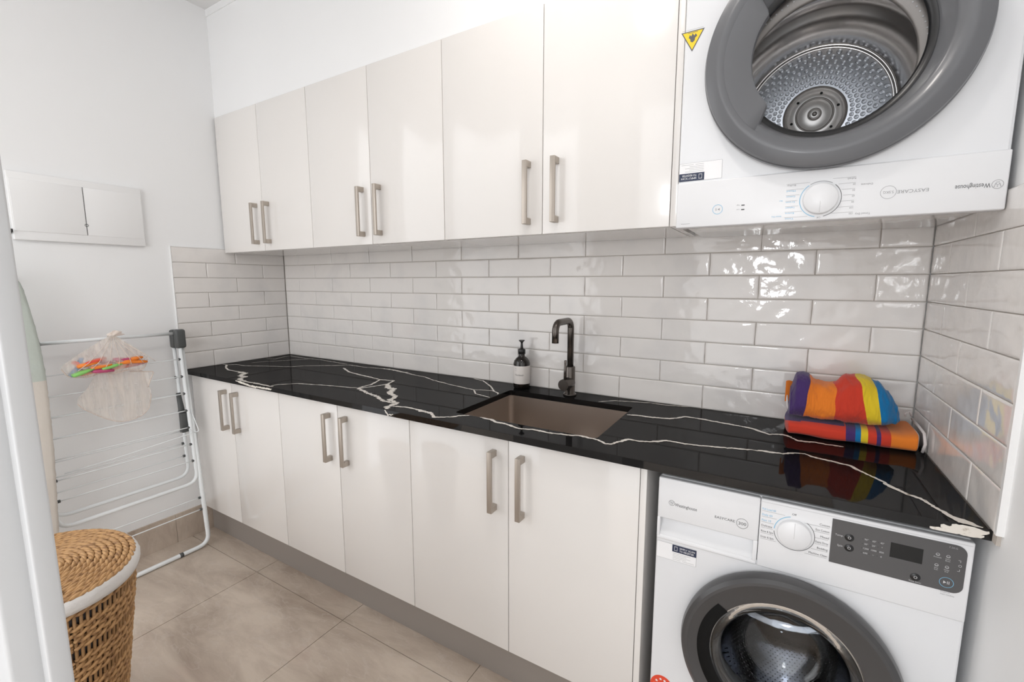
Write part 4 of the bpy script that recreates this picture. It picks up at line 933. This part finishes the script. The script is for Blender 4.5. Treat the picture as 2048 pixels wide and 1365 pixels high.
# ------------------------------------------------------------------ net bags
def net_bag(name, outline, x, depth, label, seam=True):
    """outline: list of (y, z_low, z_high) columns from one side to the other"""
    t_ = thing(name, (x, sum(o[0] for o in outline)/len(outline), min(o[1] for o in outline)), label, 'laundry bag')
    for sgn, nm in ((1, 'front'), (-1, 'back')):
        m = MB(); n = len(outline); K = 12; vs = []
        for i, (y, z0, z1) in enumerate(outline):
            e = math.sin(PI*i/(n - 1))**0.6
            for k in range(K + 1):
                f = k/K; z = z0 + (z1 - z0)*f
                bulge = depth*e*(math.sin(PI*min(1, f*1.25))**0.7 if f < 0.8 else (1 - f)*1.1)
                fold = 0.006*math.sin(y*140 + f*3 + sgn)*f + 0.004*noise.noise(Vector((y*30, z*20, sgn)))
                vs.append((x + sgn*max(0.0015, bulge/2 + fold*0.6), y, z))
        m.add(vs, [(i*(K + 1) + k, i*(K + 1) + k + 1, (i + 1)*(K + 1) + k + 1, (i + 1)*(K + 1) + k) for i in range(n - 1) for k in range(K)], M['net'], True)
        o = m.build('net_' + nm, t_, (x, outline[0][0], outline[0][1]), recalc=False); smooth_obj(o, 1)
    m = MB()
    edge = [(x, y, z0) for y, z0, z1 in outline]
    m.tube(edge, 0.0022, M['net_seam'], 6, cap=False); m.build('seam', t_, (x, outline[0][0], outline[0][1]))
    return t_
top_pk = (-0.905, 1.118)
o1 = []
for i in range(25):
    f = i/24; y = -1.078 + 0.290*f
    ed_ = min(f, 1 - f)*0.290
    zl = 0.953 + 0.042*max(0, 1 - ed_/0.028)**2 + 0.004*math.sin(f*19)
    pk = 1 - abs(y - top_pk[0])/(0.175 if y < top_pk[0] else 0.120)
    zh = max(zl + 0.008, 1.000 + 0.120*max(0, pk)**0.85)
    o1.append((y, zl, zh))
b1 = net_bag('net_laundry_bag', o1, 0.150, 0.060, 'cream net bag of bright coloured pegs hanging from the top bar of the rack')
m = MB()
for k in (-3, -2, -1, 0, 1, 2, 3):
    y1 = -0.905 + 0.034*k; m.tube([(0.150, -0.905 + 0.002*k, 1.112), (0.168, -0.905 + 0.012*k, 1.075), (0.181, y1 + 0.006, 1.012), (0.181, y1 + 0.01*k, 0.985)], 0.0011, M['net_seam'], 5)
m.tube([(0.085, -0.900, 1.1035), (0.110, -0.902, 1.1125), (0.150, -0.905, 1.108)], [0.004, 0.007, 0.007], M['net_seam'], 8)
P = []
for i in range(7):
    for k in range(20):
        a = 2*PI*k/20; r_ = (0.007 + 0.020*(i/6)**1.3)*(1 + 0.28*math.sin(5*a + i*0.4))
        P.append((0.148 + 0.5*r_*math.sin(a) - 0.012*i/6, -0.905 + r_*math.cos(a) + 0.016*(i/6), 1.108 + 0.026*(i/6) - 0.02*(i/6)*abs(math.cos(a))**2))
m.add(P, [(i*20 + k, i*20 + (k + 1) % 20, (i + 1)*20 + (k + 1) % 20, (i + 1)*20 + k) for i in range(6) for k in range(20)], M['net_seam'], True)
m.build('gathered_neck', b1, (0.15, -0.905, 1.1))
def peg(y, z, ang, k, lab, x=0.150, ln=0.075):
    t_ = thing('clothes_peg', (x, y, z), lab, 'clothes peg', 'clothes pegs in the net bag')
    for s_ in (-1, 1):
        m = MB(); c_, sn = math.cos(ang), math.sin(ang)
        pts = [(x + s_*(0.0075 + 0.004*abs(q - 0.3)), y + c_*ln*(q - 0.5), z + sn*ln*(q - 0.5)) for q in (0, 0.3, 0.6, 1.0)]
        m.tube(pts, [0.0065, 0.0085, 0.0075, 0.005], M[k], 8); m.build('peg_half', t_, (x, y, z))
pcs = [(-1.030, 0.985, 0.9, 'p_blue', 'blue'), (-1.018, 0.975, 0.3, 'p_green', 'green'), (-1.005, 0.975, -0.2, 'p_mag', 'magenta'), (-1.000, 1.005, 0.15, 'p_orange', 'orange'), (-0.985, 0.968, 0.2, 'p_orange', 'orange'), (-0.960, 0.990, 0.1, 'p_orange', 'orange'), (-0.930, 1.000, -0.3, 'p_mag', 'magenta'), (-0.925, 0.985, 0.22, 'p_green', 'green'), (-0.900, 0.973, 0.2, 'p_orange', 'orange'), (-0.870, 0.995, 0.0, 'p_orange', 'orange'), (-0.860, 0.975, 0.05, 'p_red', 'red'), (-0.835, 0.992, -0.15, 'p_orange', 'orange'), (-1.008, 1.000, -0.5, 'p_red', 'red'), (-0.955, 0.970, -0.1, 'p_mag', 'magenta'), (-0.825, 0.978, 0.15, 'p_mag', 'magenta'), (-0.975, 1.015, 0.25, 'p_red', 'red'), (-0.945, 0.972, 0.2, 'p_orange', 'orange'), (-0.880, 1.008, -0.1, 'p_mag', 'magenta'), (-1.022, 0.998, 1.2, 'p_blue', 'blue'), (-0.850, 1.006, 0.1, 'p_orange', 'orange')]
names_ = ['leftmost', 'second from left', 'third from left', 'fourth from left', 'fifth from left', 'sixth from left', 'seventh from left', 'eighth from left'] or ['leftmost', 'second from left', 'third from left', 'fourth from left', 'fifth from left', 'rightmost']
for i, (y, z, a, k, cn) in enumerate(pcs):
    same = sorted(q[0] for q in pcs if q[4] == cn); r_ = same.index(y)
    w_ = 'only' if len(same) == 1 else ('rightmost' if r_ == len(same) - 1 else names_[r_])
    peg(y, z, a, k, '%s of the %s plastic pegs inside the upper net bag' % (w_, cn) if len(same) > 1 else cn + ' plastic peg inside the upper net bag', x=0.137 + 0.026*(i % 2), ln=0.070)
o2 = [(-1.036, 0.838, 0.850), (-1.028, 0.825, 0.868), (-1.012, 0.805, 0.882), (-0.994, 0.790, 0.900), (-0.975, 0.772, 0.950), (-0.95, 0.752, 0.958), (-0.925, 0.736, 0.960), (-0.90, 0.726, 0.958), (-0.875, 0.724, 0.956), (-0.85, 0.726, 0.952), (-0.825, 0.734, 0.948), (-0.808, 0.745, 0.944), (-0.795, 0.762, 0.940), (-0.786, 0.790, 0.862), (-0.780, 0.825, 0.848)]
b2 = net_bag('net_laundry_bag', o2, 0.122, 0.020, 'empty cream net bag hanging flat below the bag of pegs')
m = MB(); m.tube(fillet([(0.126, -0.790, 0.862), (0.130, -0.780, 0.895), (0.128, -0.762, 0.930), (0.126, -0.800, 0.936), (0.124, -0.85, 0.945)], 0.010), 0.0024, M['net_seam'], 6)
m.add([(0.127, -0.790, 0.862), (0.131, -0.776, 0.895), (0.129, -0.762, 0.928), (0.127, -0.80, 0.936), (0.127, -0.796, 0.90)], [(0, 1, 2, 3, 4)], M['net'])
m.build('drawstring_hem', b2, (0.125, -0.78, 0.9))

# ------------------------------------------------------------------ ironing board
edge = [(1.352, -1.166), (1.340, -1.1585), (1.3126, -1.152), (1.2366, -1.1423), (1.1591, -1.1336), (1.0804, -1.1275), (0.9609, -1.1240), (0.8198, -1.1260), (0.6765, -1.1295), (0.4729, -1.140), (0.30, -1.150), (0.12, -1.158), (0.055, -1.170), (0.03, -1.20)]
t = thing('ironing_board', (0.2, -1.30, 0.0), 'ironing board with pale green and cream cover standing upright beside the door', 'ironing board')
bc = -1.30
edge = [(1.400, -1.285), (1.397, -1.245), (1.384, -1.200)] + edge
kx = (2.607 - 0.205)/(2.607 - 0.15)
edge = [(1.343 + (z - 1.343)*kx, -1.6877 + (y + 1.6877)*kx) for z, y in edge]
m = MB(); zs_ = []
for (z0, y0), (z1, y1) in zip(edge[:-1], edge[1:]):
    n = max(1, int(abs(z0 - z1)/0.012))
    for k in range(n): zs_.append((z0 + (z1 - z0)*k/n, y0 + (y1 - y0)*k/n))
zs_.append(edge[-1]); K = 20; vs = []
for z, y in zs_:
    hw = max(0.004, y - bc); th = 0.014*min(1, hw/0.03)
    for k in range(K):
        a = 2*PI*k/K; c_, s_ = sup(a, 0.45)
        w = 0.0018*noise.noise(Vector((k*0.9, z*38, 2.0))) + 0.0025*noise.noise(Vector((z*60, 7, 2)))*(1 if c_ > 0.5 else 0)
        vs.append((0.208 + th*s_ + w, bc + hw*c_ + w*0.5, z))
o_ = len(m.v); m.v += vs
for i in range(len(zs_) - 1):
    for k in range(K):
        zz = (zs_[i][0] + zs_[i + 1][0])/2 + 0.02*math.cos(2*PI*(k + 0.5)/K)
        m.f.append((i*K + k, i*K + (k + 1) % K, (i + 1)*K + (k + 1) % K, (i + 1)*K + k)); m.m.append(m.mi(M['cover_g'] if zz > 0.985 else M['cover_c'])); m.s.append(True)
m.f += [tuple(range(K)), tuple((len(zs_) - 1)*K + k for k in range(K))]; m.m += [m.mi(M['cover_g']), m.mi(M['cover_c'])]; m.s += [False, False]
o = m.build('board', t, (0.2, bc, 0.0))
m = MB(); m.tube([(0.187, bc + 0.10, 0.30), (0.187, bc + 0.10, 1.0)], 0.008, M['rack'], 8); m.tube([(0.187, bc - 0.10, 0.30), (0.187, bc - 0.10, 1.0)], 0.008, M['rack'], 8)
m.tube([(0.187, bc + 0.10, 0.0085), (0.187, bc + 0.10, 0.35)], 0.008, M['rack'], 8); m.tube([(0.187, bc - 0.10, 0.0085), (0.187, bc - 0.10, 0.35)], 0.008, M['rack'], 8)
m.build('leg_frame', t, (0.15, bc, 0.0))

# ------------------------------------------------------------------ wicker hamper
hx, hy, HZ = 0.905, -1.360, 0.543
RX, RY = 0.222, 0.196
t = thing('laundry_hamper', (hx, hy, 0), 'woven wicker laundry hamper with flat lid and white liner by the door', 'laundry hamper')
def hr(z):       # taper
    f = z/HZ; return 0.64 + 0.36*f
NS = 44
m = MB(); NZ = 27
for j in range(NZ):
    z = 0.012 + (HZ - 0.03)*j/(NZ - 1)
    gap = 0
    if j % 5 == 4: continue
    n = NS*8
    for s_ in (0, 1):
        pts = []
        for k in range(n):
            a = 2*PI*k/n; ph = NS*a/2 + s_*PI + j*0.9
            f = hr(z); ro = 0.0048*math.cos(ph); zo = 0.0046*math.sin(ph) + 0.002*noise.noise(Vector((a*4, j, s_)))
            pts.append((hx + (RX*f + ro)*math.cos(a), hy + (RY*f + ro)*math.sin(a), z + zo))
        rad = [0.0046*(1 + 0.22*noise.noise(Vector((k*0.25, j*3.1, s_)))) for k in range(n)]
        m.tube(pts, rad, M['wicker'], 6, closed=True, flat=1.05)
bd = m.build('basket_body', t, (hx, hy, 0), recalc=False)
m = MB()
for k in range(NS*2):
    a = 2*PI*k/(NS*2) + 0.02
    m.tube([(hx + RX*hr(z)*math.cos(a), hy + RY*hr(z)*math.sin(a), z) for z in (0.004, 0.13, 0.26, 0.39, HZ - 0.012)], 0.0042, M['wicker_dark'], 5)
m.lathe([(0.001, 0.004), (0.140, 0.004)], M['wicker_dark'], Matrix.Translation((hx, hy, 0)) @ Matrix.Diagonal((1, RY/RX, 1, 1)), 48)
st = m.build('basket_stakes', t, (hx, hy, 0)); 
m = MB(); m.lathe([(RX*hr(z_) - 0.013, z_) for z_ in (0.01, 0.2, 0.4, HZ - 0.01)], M['liner_in'], Matrix.Translation((hx, hy, 0)) @ Matrix.Diagonal((1, RY/RX, 1, 1)), 60)
m.build('inner_liner', t, (hx, hy, 0))
# white liner folded over the rim
m = MB(); P = []; n = 160
pr_ = [(0.000, -0.026), (0.0085, -0.028), (0.0115, -0.016), (0.012, -0.002), (0.008, 0.009), (0.0, 0.013), (-0.008, 0.009)]
for i, (dr_, dz) in enumerate(pr_):
    for k in range(n):
        a = 2*PI*k/n; w = 0.0022*noise.noise(Vector((a*14, i*0.7, 2))) + 0.0012*noise.noise(Vector((a*40, i, 5)))
        P.append((hx + (RX + dr_ + w)*math.cos(a), hy + (RY + dr_ + w)*math.sin(a), HZ + dz + w))
m.add(P, [(i*n + k, i*n + (k + 1) % n, (i + 1)*n + (k + 1) % n, (i + 1)*n + k) for i in range(len(pr_) - 1) for k in range(n)], M['liner'], True)
lr = m.build('liner_rim', t, (hx, hy, HZ)); lr['label'] = 'white cotton liner folded over the rim'
# lid: concentric twined coils
m = MB(); NR = 13
for j in range(NR):
    f = 1 - (j + 0.5)/NR; ex = (RX + 0.002)*f + 0.006; ey = (RY + 0.002)*f*(0.99) + 0.003
    per = 2*PI*math.sqrt((ex*ex + ey*ey)/2); tw = max(3, int(per/0.062)); n = max(40, tw*12)
    for s_ in (0, 1, 2):
        pts = []
        for k in range(n):
            a = 2*PI*k/n; ph = tw*a + s_*2*PI/3 + j
            rr_ = 0.0042*math.cos(ph)*0.9; zo = 0.0026*math.sin(ph)
            pts.append((hx + (ex + rr_)*math.cos(a), hy + (ey + rr_)*math.sin(a), HZ + 0.010 + zo + 0.006*(1 - f)))
        rad = [0.0048*(1 + 0.25*noise.noise(Vector((k*0.2, j*2.3, s_)))) for k in range(n)]
        m.tube(pts, rad, M['wicker'], 6, closed=True)
m.lathe([(0.001, 0.006), (0.215, 0.004)], M['wicker_dark'], Matrix.Translation((hx, hy, HZ)) @ Matrix.Diagonal((1, RY/RX, 1, 1)), 48)
m.build('lid', t, (hx, hy, HZ), recalc=False)
